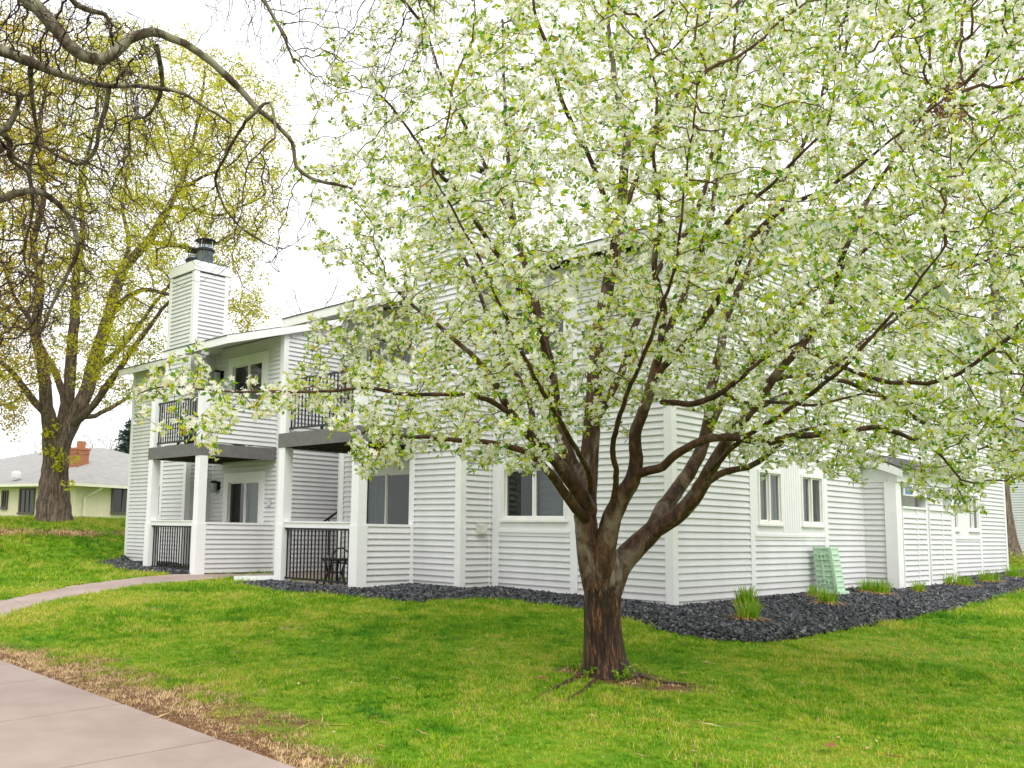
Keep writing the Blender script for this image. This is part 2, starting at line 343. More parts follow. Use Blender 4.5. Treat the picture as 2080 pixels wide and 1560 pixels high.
TREE = G(1232, 1370)
def dry_at(P):
    """how withered the turf is (bare strip along the sidewalk, bank, round the trunk, scattered spots)"""
    x, y = P[:, 0], P[:, 1]
    def vn(sx, sy, s):       # cheap smooth value noise
        a = np.random.default_rng(s).random((64, 64)); u = (x*sx) % 64; v = (y*sy) % 64; i = u.astype(int); j = v.astype(int); fu = u-i; fv = v-j
        fu = fu*fu*(3-2*fu); fv = fv*fv*(3-2*fv); i1 = (i+1) % 64; j1 = (j+1) % 64
        return (a[i, j]*(1-fu)+a[i1, j]*fu)*(1-fv)+(a[i, j1]*(1-fu)+a[i1, j1]*fu)*fv
    n1 = vn(.9, .9, 1)*.6+vn(2.7, 2.7, 2)*.4; n2 = vn(5, 5, 3)*.6+vn(11, 11, 4)*.4
    d = np.zeros(len(P))
    wdt = .30+.55*np.exp(-((x-.2)/1.6)**2)+.35*np.exp(-((x+2.2)/1.2)**2)
    e = (y+8.3)/wdt
    d = np.maximum(d, np.clip(1.25-e*.9+(n2-.5)*1.3, 0, 1)*(x > -6)*(x < 2.6)*(e > -1))
    d = np.maximum(d, np.clip(.75-(y+8.35)/.18, 0, 1)*(y > -8.6)*(n2 > .35))
    rt = np.hypot((x-TREE[0])*.75, (y-TREE[1])); d = np.maximum(d, np.clip(1.35-rt/.42+(n2-.5)*1.2, 0, 1)*.95)
    s_ = G(1370, 1400); d = np.maximum(d, np.clip(.9-np.hypot((x-s_[0]), (y-s_[1]))/.45+(n2-.5)*1.5, 0, 1)*.9)
    z = TZ(x, y); bank = np.exp(-((z-.78)/.13)**2)*(x < -17)*(y > -9)*(y < 6); d = np.maximum(d, np.clip(bank*1.5*(n1*.9+.42)-.3, 0, 1))
    for px, py, r in ((605, 1276, .30), (310, 1240, .22), (470, 1215, .25), (200, 1265, .2), (700, 1540, .4), (640, 1470, .3), (1500, 1470, .2), (1000, 1400, .25)):
        q = G(px, py); d = np.maximum(d, np.clip(1-np.hypot(x-q[0], y-q[1])/r+(n2-.5)*1.4, 0, 1)*.8)
    d = np.maximum(d, np.clip((n1*.55+n2*.45-.60)*2.6, 0, .42))
    return np.clip(d, 0, 1)

def build_lawn():
    xs = np.concatenate([[-900, -400, -200, -120, -85, -65, -54, -48], np.arange(-44, 14, .32), [15, 18, 24, 34, 60, 120, 300, 900]])
    ys = np.concatenate([[-900, -300, -120, -60, -34, -22, -18], np.arange(-15, 26, .32), [27, 30, 36, 48, 70, 120, 300, 900]])
    X, Y = np.meshgrid(xs, ys); P = np.stack([X.ravel(), Y.ravel()], -1); Z = TZ(P[:, 0], P[:, 1])
    for poly, dz in ((SIDEWALK, .05), (PATH, .05), (GRAVEL_R, .04), (GRAVEL_L, .04), (PATIO_R, .15), (PATIO_L, .15), (BUILDING, .25)):
        ins = poly_in(P, poly); e = np.clip(poly_dist(P, poly)/.3, 0, 1); Z = Z-np.where(ins, dz*e, 0)
    nx, ny = len(xs), len(ys); i = np.arange((nx-1)*(ny-1)); a = (i//(nx-1))*nx+i % (nx-1)
    me = np_mesh('lawn', np.column_stack([P, Z]), [np.stack([a, a+1, a+nx+1, a+nx], -1)], True)
    at_ = me.attributes.new('dry', 'FLOAT', 'POINT'); at_.data.foreach_set('value', dry_at(P).astype(np.float32))
    me.materials.append(M['lawn_soil']); tag(link(bpy.data.objects.new('lawn', me)), 'uneven green lawn sloping down from the white building', kind='structure')
build_lawn()

def build_grass():
    # short mown turf: points here, blades through geometry nodes
    pts = []
    for (x0, x1, y0, y1, den) in ((-3.5, 7, -8.6, -1, 420), (-9, 9, -9, 14, 150), (-30, -9, -12, 8, 75), (-9, -3.5, -8.6, -1, 230)):
        n = int((x1-x0)*(y1-y0)*den); pts.append(np.column_stack([rng.uniform(x0, x1, n), rng.uniform(y0, y1, n)]))
    P = np.vstack(pts)
    q = proj(np.column_stack([P, TZ(P[:, 0], P[:, 1])])); z = (np.column_stack([P, TZ(P[:, 0], P[:, 1])])-CAM)@FW
    P = P[(q[:, 0] > -260) & (q[:, 0] < 2340) & (q[:, 1] < 1760) & (z > 3)]
    keep = np.ones(len(P), bool)
    for poly, mg in ((SIDEWALK, .015), (PATH, .03), (GRAVEL_R, .06), (GRAVEL_L, .06), (BUILDING, 0), (PATIO_R, 0), (PATIO_L, 0)):
        keep &= ~(poly_in(P, poly) & (poly_dist(P, poly) > mg))
    dr = dry_at(P); keep &= rng.random(len(P)) > np.clip((dr-.75)*1.2, 0, .3); keep &= ~((np.hypot(P[:, 0]-TREE[0], P[:, 1]-TREE[1]) < 1.5) & (dr > .45) & (rng.random(len(P)) < .8)); keep &= ~((P[:, 1] < -8.17-.0061*(P[:, 0]+20)+.06*np.sin(P[:, 0]*4.1)+.08*np.sin(P[:, 0]*1.7)) & (rng.random(len(P)) < .8) & (P[:, 1] > -8.6))
    P = P[keep]; dr = dr[keep]; n = len(P); Z = TZ(P[:, 0], P[:, 1])-.012
    me = bpy.data.meshes.new('grass'); me.vertices.add(n); me.vertices.foreach_set('co', np.column_stack([P, Z]).astype(np.float32).ravel())
    dd = np.hypot(P[:, 0]-CAM[0], P[:, 1]-CAM[1])
    patch = .5+.5*np.sin(P[:, 0]*1.7+1.3*np.sin(P[:, 1]*1.1))*np.sin(P[:, 1]*1.9+P[:, 0]*.6)
    sc = rng.uniform(.6, 1.25, n)*(1-.15*dr)*(.8+.4*patch)*np.clip(dd/10, 1, 2.4)
    for nm, ty, arr in (('dry', 'FLOAT', dr), ('hue', 'FLOAT', rng.random(n)), ('size', 'FLOAT', sc)):
        me.attributes.new(nm, ty, 'POINT').data.foreach_set('value', arr.astype(np.float32))
    me.attributes.new('turn', 'FLOAT_VECTOR', 'POINT').data.foreach_set('vector', np.column_stack([rng.normal(0, .12, n), rng.normal(0, .12, n), rng.uniform(0, 6.28, n)]).astype(np.float32).ravel())
    ob = link(bpy.data.objects.new('grass', me)); tag(ob, 'short mown grass covering the whole lawn', 'grass', kind='stuff')
    tufts = []
    for k in range(4):
        r = np.random.default_rng(50+k); V = []; F = []
        for b in range(13):
            a = r.uniform(0, 6.28); rr = r.uniform(0, .055); o = np.array([rr*math.cos(a), rr*math.sin(a), 0]); la = r.uniform(0, 6.28); ln = r.uniform(.025, .055); lean = r.uniform(.15, .95)
            d = np.array([math.cos(la)*lean, math.sin(la)*lean, 1.0]); d /= np.linalg.norm(d); s_ = np.array([-math.sin(la), math.cos(la), 0])*r.uniform(.0022, .0038)
            mid = o+d*ln*.55; tip = o+d*ln+np.array([math.cos(la), math.sin(la), -.25])*ln*lean*.4
            i = len(V); V += [o-s_, o+s_, mid+s_*.8, mid-s_*.8, tip]; F += [(i, i+1, i+2), (i, i+2, i+3), (i+3, i+2, i+4)]
        tm = np_mesh('grass_tuft', np.array(V), [np.array(F)]); tm.materials.append(M['grass_blade']); tufts.append(bpy.data.objects.new('grass_tuft', tm))
    ng = bpy.data.node_groups.new('turf', 'GeometryNodeTree'); ng.interface.new_socket('Geometry', in_out='INPUT', socket_type='NodeSocketGeometry'); ng.interface.new_socket('Geometry', in_out='OUTPUT', socket_type='NodeSocketGeometry')
    N = ng.nodes; L = ng.links; gi = N.new('NodeGroupInput'); go = N.new('NodeGroupOutput'); iop = N.new('GeometryNodeInstanceOnPoints'); g2 = N.new('GeometryNodeGeometryToInstance')
    m2p = N.new('GeometryNodeMeshToPoints')
    for tf in tufts:
        oi = N.new('GeometryNodeObjectInfo'); oi.inputs['Object'].default_value = tf; L.new(oi.outputs['Geometry'], g2.inputs[0])
    def attr(nm, ty):
        x = N.new('GeometryNodeInputNamedAttribute'); x.data_type = ty; x.inputs['Name'].default_value = nm; return x.outputs['Attribute']
    L.new(gi.outputs[0], m2p.inputs[0]); L.new(m2p.outputs[0], iop.inputs['Points']); L.new(g2.outputs[0], iop.inputs['Instance']); iop.inputs['Pick Instance'].default_value = True
    ri = N.new('FunctionNodeRandomValue'); ri.data_type = 'INT'; ri.inputs[4].default_value = 0; ri.inputs[5].default_value = 3; L.new(ri.outputs[2], iop.inputs['Instance Index'])
    e2r = N.new('FunctionNodeEulerToRotation'); L.new(attr('turn', 'FLOAT_VECTOR'), e2r.inputs[0]); L.new(e2r.outputs[0], iop.inputs['Rotation'])
    L.new(attr('size', 'FLOAT'), iop.inputs['Scale']); L.new(iop.outputs[0], go.inputs[0])
    md = ob.modifiers.new('turf', 'NODES'); md.node_group = ng
    me.materials.append(M['grass_blade'])
    print('grass tufts', n)
build_grass()

# ---------------------------------------------------------------- sidewalk and path
def slab(poly, parent, lift=.012, th=.1, name='slab'):
    P = np.asarray(poly); zt = TZ(P[:, 0], P[:, 1])+lift; n = len(P)
    mb = MB(); c = P.mean(0)
    Q = c+(P-c)*(1-.006/np.maximum(np.linalg.norm(P-c, axis=1), .1))[:, None]
    V = np.vstack([np.column_stack([P, zt-th]), np.column_stack([P, zt-.006]), np.column_stack([Q, zt])])
    F = [tuple(range(2*n, 3*n))]+[(k*n+i, k*n+(i+1) % n, (k+1)*n+(i+1) % n, (k+1)*n+i) for k in range(2) for i in range(n)]
    return mb.add(V, F).build(name, M['concrete'], parent)
def build_walks():
    sw = bpy.data.objects.new('sidewalk', None); COL.objects.link(sw); sw.location = (0, -10, -.4); tag(sw, 'wide concrete sidewalk of square slabs crossing the near corner', kind='structure')
    j = .015; xs = [-20+1.52*k+.275 for k in range(-1, 20)]
    for x0, x1 in zip(xs[:-1], xs[1:]):
        if x1 > 8: break
        e0 = -8.25-.17*(x0+20)/28; e1 = -8.25-.17*(x1+20)/28
        for ya, yb in ((0, 1.9), (1.912, 3.9)):
            slab([(x0+j, e0-yb), (x1-j, e1-yb), (x1-j, e1-ya), (x0+j, e0-ya)], sw)
    fp = bpy.data.objects.new('footpath', None); COL.objects.link(fp); fp.location = (-8, -4, 0); tag(fp, 'narrow concrete path curving up to the entry between the two units', kind='structure')
    near = np.array([tuple(p) for p in _pn]+[(-7.5, -1.9), (-7.72, 1.2)]); far = np.array(([tuple(p) for p in _pf][::-1])+[(-9.95, -1.6), (-9.95, 1.2)])
    def resamp(a, n):
        s_ = np.concatenate([[0], np.cumsum(np.linalg.norm(np.diff(a, axis=0), axis=1))]); t_ = np.linspace(0, s_[-1], n); return np.column_stack([np.interp(t_, s_, a[:, 0]), np.interp(t_, s_, a[:, 1])])
    a = resamp(near, 41); b = resamp(far, 41)
    for k in range(0, 40, 4):
        aa = a[k:k+5].copy(); bb = b[k:k+5].copy(); aa[-1] += (aa[-2]-aa[-1])*.03; bb[-1] += (bb[-2]-bb[-1])*.03
        slab(list(map(tuple, aa))+list(map(tuple, bb[::-1])), fp, .014)
build_walks()

# ---------------------------------------------------------------- the apartment building
HC = .1016                                    # height of one siding course
class Plane:
    """a wall plane: ax 'y' faces -y (t = x), ax 'x' faces +x (t = y); d is the distance out of the wall"""
    def __init__(s, ax, c): s.ax = ax; s.c = c
    def box(s, mb, t0, t1, d0, d1, z0, z1):
        if s.ax == 'y': mb.box(t0, t1, s.c-d1, s.c-d0, z0, z1)
        else: mb.box(s.c+d0, s.c+d1, t0, t1, z0, z1)
        return mb
    def pt(s, t, d, z): return np.array([t, s.c-d, z]) if s.ax == 'y' else np.array([s.c+d, t, z])
    def mat(s, t0, t1, z):
        if s.ax == 'y': a = (-1, 0, 0); o = (0, -1, 0); p = s.pt(t1, 0, z)
        else: a = (0, -1, 0); o = (1, 0, 0); p = s.pt(t1, 0, z)
        L = t1-t0
        return Matrix(((a[0]*L, o[0], 0, p[0]), (a[1]*L, o[1], 0, p[1]), (0, 0, 1, p[2]), (0, 0, 0, 1)))
_pf2 = np.array([(0, 0), (.030, 0), (.0305, .010), (.004, HC), (0, HC)])
PLANK_V = np.array([(x, y, z) for x in (0, 1) for y, z in _pf2])
PLANK_F = [(0, 5, 6, 1), (1, 6, 7, 2), (2, 7, 8, 3), (3, 8, 9, 4), (4, 9, 5, 0)]; PLANK_C = [(0, 1, 2, 3, 4), (9, 8, 7, 6, 5)]
plank_me = np_mesh('siding_plank', PLANK_V, [np.array(PLANK_F), np.array(PLANK_C)]); plank_me.materials.append(M['siding'])
def join_planks(name, mats, parent, mat):
    V = []; F4 = []; F5 = []
    for i, m in enumerate(mats):
        mm = np.array(m); V.append(PLANK_V@mm[:3, :3].T+mm[:3, 3]); F4.append(np.array(PLANK_F)+10*i); F5.append(np.array(PLANK_C)+10*i)
    me = np_mesh(name, np.vstack(V), [np.vstack(F4), np.vstack(F5)]); me.materials.append(mat)
    return tag(link(bpy.data.objects.new(name, me), parent), kind='stuff')
SEGS = []; HIDDEN = []
def siding(pl, t0, t1, z0, top, holes=(), store=None):
    """courses of lap siding on a wall between t0 and t1, cut round the holes (t0, t1, z0, z1); top: number or function of t"""
    tf = top if callable(top) else (lambda t: top)
    k = 0
    while True:
        z = z0+k*HC; zc = z+HC*.5; k += 1
        ts = np.linspace(t0, t1, 120); ok = np.array([tf(v) >= z+HC*.98 for v in ts])
        if not ok.any(): break
        a, b = ts[ok][0], ts[ok][-1]; iv = [(a, b)]
        for h0, h1, hz0, hz1 in holes:
            if hz0 < zc < hz1:
                iv = [q for (p0, p1) in iv for q in ((p0, min(p1, h0)), (max(p0, h1), p1)) if q[1]-q[0] > .02]
        for p0, p1 in iv: (SEGS if store is None else store).append((pl, p0, p1, z))
def core(name, pl, t0, t1, z0, z1, holes, parent, top=None, th=.14, mat='siding'):
    """the wall behind the siding, open where the windows are"""
    mb = MB(); T = sorted({t0, t1, *[v for h_ in holes for v in h_[:2]]}); Zs = sorted({z0, z1, *[v for h_ in holes for v in h_[2:]]})
    for a, b in zip(T[:-1], T[1:]):
        for c_, d_ in zip(Zs[:-1], Zs[1:]):
            m, n = (a+b)/2, (c_+d_)/2
            if any(h_[0] < m < h_[1] and h_[2] < n < h_[3] for h_ in holes): continue
            pl.box(mb, a, b, -th, -.003, c_, d_)
    if top:                                    # gable: list of (t, z) above z1
        P = [pl.pt(t_, -th, z_) for t_, z_ in top]; n = pl.pt(0, 1, 0)-pl.pt(0, 0, 0); mb.prism(P, n, th-.003)
    return mb.build(name, M[mat], parent)

APT = thing('apartment_building', (-8, 2, 0), 'two storey white lap siding apartment building with balconies and chimney stacks', 'building')
def part(name, mat, fn, parent=APT, smooth=False):
    mb = MB(); fn(mb); return mb.build(name, M[mat], parent, smooth)
def trimbox(pl, t0, t1, z0, z1, d0=0, d1=.032, name='trim_board', mat='trim', parent=APT):
    return part(name, mat, lambda mb: pl.box(mb, t0, t1, d0, d1, z0, z1), parent)

def window(pl, t0, t1, z0, z1, split=None, fills=('dark', 'dark'), parent=APT, name='window', fr=.045, fmat='vinyl_frame', sill=True, d=.0):
    """sliding window: outer frame, two sashes, panes, and what hangs behind them"""
    sp = split if split is not None else (t0+t1)/2
    def frame(mb):
        for a, b, c_, e in ((t0-fr, t1+fr, z0-fr, z0), (t0-fr, t1+fr, z1, z1+fr), (t0-fr, t0, z0, z1), (t1, t1+fr, z0, z1)): pl.box(mb, a, b, d-.07, d+.045, c_, e)
    wf = part(name, fmat, frame, parent)
    part('mullion', fmat, lambda mb: pl.box(mb, sp-.022, sp+.022, d-.05, d+.03, z0, z1), wf)
    if sill: part('sill', fmat, lambda mb: pl.box(mb, t0-fr-.03, t1+fr+.03, d+.0, d+.075, z0-fr-.03, z0-fr-.002), wf)
    for (a, b), fl, dd in (((t0, sp-.022), fills[0], -.02), ((sp+.022, t1), fills[1], .0)):
        def sash(mb):
            for q in ((a, b, z0, z0+.028), (a, b, z1-.028, z1), (a, a+.025, z0+.028, z1-.028), (b-.025, b, z0+.028, z1-.028)): pl.box(mb, q[0], q[1], d+dd-.015, d+dd+.012, q[2], q[3])
        part('sash', fmat, sash, wf)
        part('pane', 'glass', lambda mb: pl.box(mb, a+.02, b-.02, d+dd-.004, d+dd+.002, z0+.02, z1-.02), wf)
        if fl == 'blind':
            def bl(mb):
                z = z0+.02; k = 0
                while z < z1-.02:
                    wv = .006*math.sin(k*1.7); P = [pl.pt(a+.01, d-.115, z+wv), pl.pt(b-.01, d-.115, z-wv*.6), pl.pt(b-.01, d-.10, z+.03-wv*.6), pl.pt(a+.01, d-.10, z+.03+wv)]
                    mb.prism(P, pl.pt(0, 1, 0)-pl.pt(0, 0, 0), .002); z += .032; k += 1
            tag(part('blind', 'blind', bl, wf), kind='stuff')
        elif fl != 'dark':
            def cu(mb):
                n = 24; V = []; 
                for i in range(n+1):
                    t_ = a+(b-a)*i/n; dd_ = d-.12+.018*math.sin(i*1.9)
                    V += [pl.pt(t_, dd_, z0-.02), pl.pt(t_, dd_, z1+.02)]
                mb.add(V, [(2*i, 2*i+2, 2*i+3, 2*i+1) for i in range(n)])
            part('curtain', fl, cu, wf)
    return wf

YF = Plane('y', 0.0); XR = Plane('x', 0.0); XW = Plane('x', -9.97); CRF = Plane('y', -.72); CRS = Plane('x', -3.61); CLS = Plane('x', -12.85)
ROOF_K = .29
def zr(y, i=5.6): return i+ROOF_K*(y if y <= 8.05 else 16.1-y)
Z0 = -.02; EAVE = 5.42

# window bay: two full height trims, siding panel below, white panel round the windows
def bay(pl, t0, t1, wins, top, holes, fills, beads=None):
    w_ = .145
    for a, b in ((t0, t0+w_), (t1-w_, t1)): trimbox(pl, a, b, Z0, min(zr(a, 5.5), zr(b, 5.5)) if pl.ax == 'x' else top, name='trim_board'); holes.append((a, b, -1, 9))
    for lv, dz in ((0, 0.0), (1, 2.74)):
        lo, hi = 1.04+dz, 2.36+dz
        ws = [(a, b, 1.29+dz, 2.10+dz) for a, b in wins]
        holes.append((t0, t1, lo, hi))
        trimbox(pl, t0+w_+.001, t1-w_-.001, lo, lo+.05, 0, .045, 'ledge'); trimbox(pl, t0+w_+.001, t1-w_-.001, lo-.055, lo-.001, -.01, .027, 'apron')
        # white panel with the window openings cut out
        def pan(mb):
            T = sorted({t0+w_, t1-w_, *[v for w4 in ws for v in (w4[0]-.045, w4[1]+.045)]}); Zs = [lo+.05, 1.245+dz, 2.145+dz, hi]
            for a, b in zip(T[:-1], T[1:]):
                for c_, e in zip(Zs[:-1], Zs[1:]):
                    if any(w4[0]-.046 < (a+b)/2 < w4[1]+.046 for w4 in ws) and c_ == Zs[1]: continue
                    pl.box(mb, a, b, -.01, .024, c_, e)
        part('window_surround', 'trim', pan)
        for i, w4 in enumerate(ws):
            window(pl, w4[0], w4[1], w4[2], w4[3], fills=fills[i])
        if beads:
            for i in range(8):
                tt = beads[0]+(beads[1]-beads[0])*(i+.5)/8
                trimbox(pl, tt-.034, tt+.034, lo+.08, hi-.03, .0245, .031, 'bead_board')
    return [(a-.045, b+.045, 1.245+dz, 2.145+dz) for dz in (0, 2.74) for a, b in wins]

# --- right wall (long wall facing the lawn)
h = []; hc = []
hc += bay(XR, 2.29, 5.21, [(2.61, 3.35), (4.19, 4.96)], 6.3, h, [('curtain_light', 'curtain_light'), ('curtain_light', 'blind')], (3.42, 4.12))
hc += bay(XR, 11.30, 14.03, [(11.61, 12.29), (13.13, 13.80)], 6.0, h, [('dark', 'curtain_light'), ('curtain_light', 'curtain_light')], (12.36, 13.06))
h2 = h+[(-.01, .10, -1, 9), (15.98, 16.2, -1, 9), (6.84, 10.1, -1, 2.42)]
siding(XR, 0, 16.1, Z0, lambda t_: zr(t_, 5.52), h2)
core('wall', XR, .02, 16.1, -.3, 5.4, hc+[(7.3, 9.9, .1, 2.1)], APT, [(.02, 5.4), (8.05, zr(8.05, 5.45)), (16.1, 5.4)])
part('frieze_board', 'trim', lambda mb: mb.prism([(.001, -.04, 5.33), (.001, 8.05, 5.33+8.09*ROOF_K), (.001, 16.14, 5.33), (.001, 16.14, 5.56), (.001, 8.05, 5.56+8.09*ROOF_K), (.001, -.04, 5.56)], (1, 0, 0), .04))
trimbox(XR, -.035, .10, -.06, 5.3, 0, .034, 'corner_board'); trimbox(XR, 15.99, 16.12, 0, 5.3, 0, .034, 'corner_board')
# --- front wall, window bay of the near unit
h = []; hc = bay(YF, -3.51, -1.69, [(-3.24, -1.96)], 5.3, h, [('dark', 'blind')])
siding(YF, -3.61, 0, Z0, EAVE, h+[(-.10, .1, -1, 9), (-3.62, -3.575, -1, 9)])
core('wall', YF, -3.6, -.02, -.3, EAVE, hc, APT)
trimbox(YF, -.10, -.001, -.06, 5.5, 0, .034, 'corner_board'); trimbox(YF, -3.608, -3.575, 0, 5.4, 0, .03, 'inside_corner_trim')
# --- slider walls
def slider(x0, x1, zb, zt, fills, split):
    pl = YF
    def casing(mb):
        for a, b, c_, e in ((x0-.22, x0-.08, zb, zt+.22), (x1+.08, x1+.22, zb, zt+.22), (x0-.08, x1+.08, zt+.08, zt+.22)): pl.box(mb, a, b, 0, .035, c_, e)
    part('door_casing', 'trim', casing)
    window(pl, x0, x1, zb+.05, zt, split, fills, name='sliding_door', fr=.078, fmat='vinyl_frame', sill=False)
    return (x0-.08, x1+.08, zb-.03, zt+.08), (x0-.22, x1+.22, zb-.1, zt+.22)
ha = [slider(-6.99, -5.62, .08, 2.13, ('curtain_teal', 'dark'), -6.33), slider(-6.99, -5.62, 2.85, 4.92, ('dark', 'curtain_teal'), -6.33)]
siding(YF, -7.75, -4.83, Z0, zr(0, 5.4), [q[1] for q in ha]+[(-7.76, -7.65, -1, 9)]); core('wall', YF, -7.74, -4.7, -.3, EAVE, [q[0] for q in ha], APT)
trimbox(YF, -7.785, -7.65, 0, 5.4, 0, .034, 'corner_board')
ha = [slider(-12.06, -10.75, .08, 2.10, ('dark', 'curtain_green'), -11.35), slider(-12.06, -10.80, 2.85, 4.90, ('dark', 'dark'), -11.38)]
siding(YF, -12.85, -9.97, Z0, zr(0, 5.35), [q[1] for q in ha]+[(-10.08, -9.9, -1, 9), (-12.86, -12.81, -1, 9)]); core('wall', YF, -12.86, -9.99, -.3, EAVE, [q[0] for q in ha], APT)
trimbox(YF, -10.08, -9.971, 0, 5.42, 0, .034, 'corner_board'); trimbox(YF, -12.848, -12.81, 0, 5.4, 0, .03, 'inside_corner_trim')
# --- entry side wall, stairwell back
siding(XW, 0, 4, Z0, lambda t_: zr(t_, 5.42), [(-.01, .10, -1, 9)]); core('wall', XW, .02, 4.1, -.3, 5.4, [], APT, [(.02, 5.4), (4.1, 5.4), (4.1, 6.5)])
trimbox(XW, -.035, .10, 0, 5.42, 0, .034, 'corner_board')
part('frieze_board', 'trim', lambda mb: mb.prism([(-9.968, -.03, 5.36), (-9.968, 4, 5.36+4.03*ROOF_K), (-9.968, 4, 5.56+4.03*ROOF_K), (-9.968, -.03, 5.56)], (1, 0, 0), .03))
part('wall', 'siding', lambda mb: mb.prism([(-7.88, .002, -.3), (-7.88, 4.1, -.3), (-7.88, 4.1, 6.5), (-7.88, .002, 5.4)], (1, 0, 0), .128))
part('wall', 'siding', lambda mb: mb.box(-9.96, -7.9, 4.0, 4.14, -.3, 6.4))
# --- far unit window bay
h = []; hc = bay(YF, -16.05, -14.23, [(-15.77, -14.5)], 5.3, h, [('dark', 'dark')])
siding(YF, -17.3, -14.05, Z0, EAVE, h+[(-17.31, -17.2, -1, 9)]); core('wall', YF, -17.28, -14.0, -.3, EAVE, hc, APT)
trimbox(YF, -17.33, -17.2, 0, 5.4, 0, .034, 'corner_board')
# --- back and far side
part('wall', 'siding', lambda mb: (mb.box(-17.3, -17.16, .004, 16.1, -.3, 5.4), mb.prism([(-17.3, .02, 5.4), (-17.3, 16.1, 5.4), (-17.3, 8.05, 7.8)], (1, 0, 0), .14), mb.box(-17.15, -.15, 15.95, 16.1, -.3, 5.4)))
part('floor_slab', 'interior_dark', lambda mb: mb.box(-17.1, -.16, 4.2, 15.9, 2.5, 2.7))
part('floor_slab', 'interior_dark', lambda mb: (mb.box(-17.1, -10.13, .15, 4.2, 2.5, 2.7), mb.box(-7.7, -.16, .15, 4.2, 2.5, 2.7)))
part('room_partition', 'interior_dark', lambda mb: (mb.box(-17.1, -10.13, 2.6, 2.7, -.2, 5.2), mb.box(-7.7, -.16, 2.6, 2.7, -.2, 5.2), mb.box(-2.3, -2.2, 2.75, 15.9, -.2, 5.2)))

# --- chimney chases
def chase(x0, x1, side, zt, flues, lo):
    pl = CRF
    ch = part('chimney', 'interior_dark', lambda mb: (mb.box(x0+.01, x1-.01, -.71, .18, -.3, zt-.25)))
    front = [(x0-.01, x0+.09, -1, 9), (x1-.10, x1+.01, -1, 9)]
    siding(pl, x0, x1, Z0, zt-.26, front); siding(side, -.72, 0, Z0, 5.75, [(-.73, -.62, -1, 9), (-.035, .01, -1, 9)])
    siding(side, -.72, .2, Z0+56*HC, zt-.26, [(-.73, -.62, -1, 9), (.11, .21, -1, 9)])
    for a, b in ((x0-.034, x0+.09), (x1-.10, x1-.001)): trimbox(pl, a, b, -.05, zt-.25, 0, .034, 'corner_board', parent=ch)
    trimbox(side, -.754, -.62, -.05, zt-.25, 0, .034, 'corner_board', parent=ch); trimbox(side, .10, .2, 5.6, zt-.25, 0, .034, 'corner_board', parent=ch)
    trimbox(side, -.035, -.001, 0, 5.4, 0, .03, 'inside_corner_trim', parent=ch)
    part('cap', 'trim', lambda mb: mb.box(x0-.05, x1+.05, -.775, .255, zt-.24, zt), ch)
    part('cap_flashing', 'shingle_edge', lambda mb: mb.box(x0-.03, x1+.03, -.75, .23, zt, zt+.03), ch)
    for cx, cy_, r, hh in flues:
        def pipe(mb):
            mb.lathe((cx, cy_, zt), [(r, 0), (r, hh), (r*1.14, hh), (r*1.16, hh+.05), (r*1.0, hh+.07), (r*.86, hh+.06), (r*.86, hh+.16)], 24)
        fl = part('flue_pipe', 'galvanized', pipe, ch, True)
        part('flue_collar', 'dark_cap', lambda mb: mb.lathe((cx, cy_, zt+hh), [(r*1.15, -.01), (r*1.2, .02), (r*1.2, .045), (r*1.0, .075)], 24), ch)
        part('rain_cap', 'dark_cap', lambda mb: mb.lathe((cx, cy_, zt+hh+.27), [(r*1.32, 0), (r*1.32, .02), (r*.7, .06), (r*.1, .075)], 24), ch, True)
        def st(mb):
            for k in range(4):
                a = k*math.pi/2+.5; mb.tube([(cx+r*.95*math.cos(a), cy_+r*.95*math.sin(a), zt+hh+.02), (cx+r*.95*math.cos(a), cy_+r*.95*math.sin(a), zt+hh+.28)], .012, 6)
        part('cap_strut', 'vinyl_frame', st, ch)
    return ch
def ony(y, px, py): d = ray(px, py); return CAM+d*(y-CAM[1])/d[1]
fa = ony(-.22, 417, 520); fb = ony(-.35, 391, 540)
CHL = chase(-14.05, -12.85, CLS, 7.57, [(fa[0], -.22, .20, .42), (fb[0], -.33, .17, .22)], 0)
fa = ony(-.22, 944, 280); fb = ony(-.35, 906, 280)
CHR = chase(-4.83, -3.61, CRS, 7.75, [(fa[0], -.22, .19, .22), (fb[0], -.3, .19, .26)], 0)

# --- roof: one slope up to the ridge, eaves at different depths
def roof_piece(x0, x1, ye, ic, back=True, fasc=True):
    z = lambda y: zr(y, ic); y1 = 8.05; th = .17
    rf = part('roof', 'soffit', lambda mb: mb.prism([(x0, ye, z(ye)-th), (x0, y1, z(y1)-th), (x0, 16.5, z(16.5)-th), (x0, 16.5, z(16.5)-.025), (x0, y1, z(y1)-.025), (x0, ye, z(ye)-.025)], (1, 0, 0), x1-x0))
    part('shingles', 'shingle_edge', lambda mb: mb.prism([(x0-.02, ye-.04, z(ye-.04)-.022), (x0-.02, y1, z(y1)-.022), (x0-.02, 16.55, z(16.55)-.022), (x0-.02, 16.55, z(16.55)), (x0-.02, y1, z(y1)+.002), (x0-.02, ye-.04, z(ye-.04))], (1, 0, 0), x1-x0+.04), rf)
    if fasc: part('fascia', 'trim', lambda mb: mb.box(x0-.012, x1+.012, ye-.024, ye-.001, z(ye)-th-.03, z(ye)-.03), rf)
    for xx, sg in ((x0, -1), (x1, 1)):
        part('rake_board', 'trim', lambda mb: mb.prism([(xx+sg*.001, ye-.02, z(ye)-th-.028), (xx+sg*.001, y1, z(y1)-th-.028), (xx+sg*.001, 16.5, z(16.5)-th-.028), (xx+sg*.001, 16.5, z(16.5)-.028), (xx+sg*.001, y1, z(y1)-.028), (xx+sg*.001, ye-.02, z(ye)-.028)], (sg, 0, 0), .022), rf)
    return rf
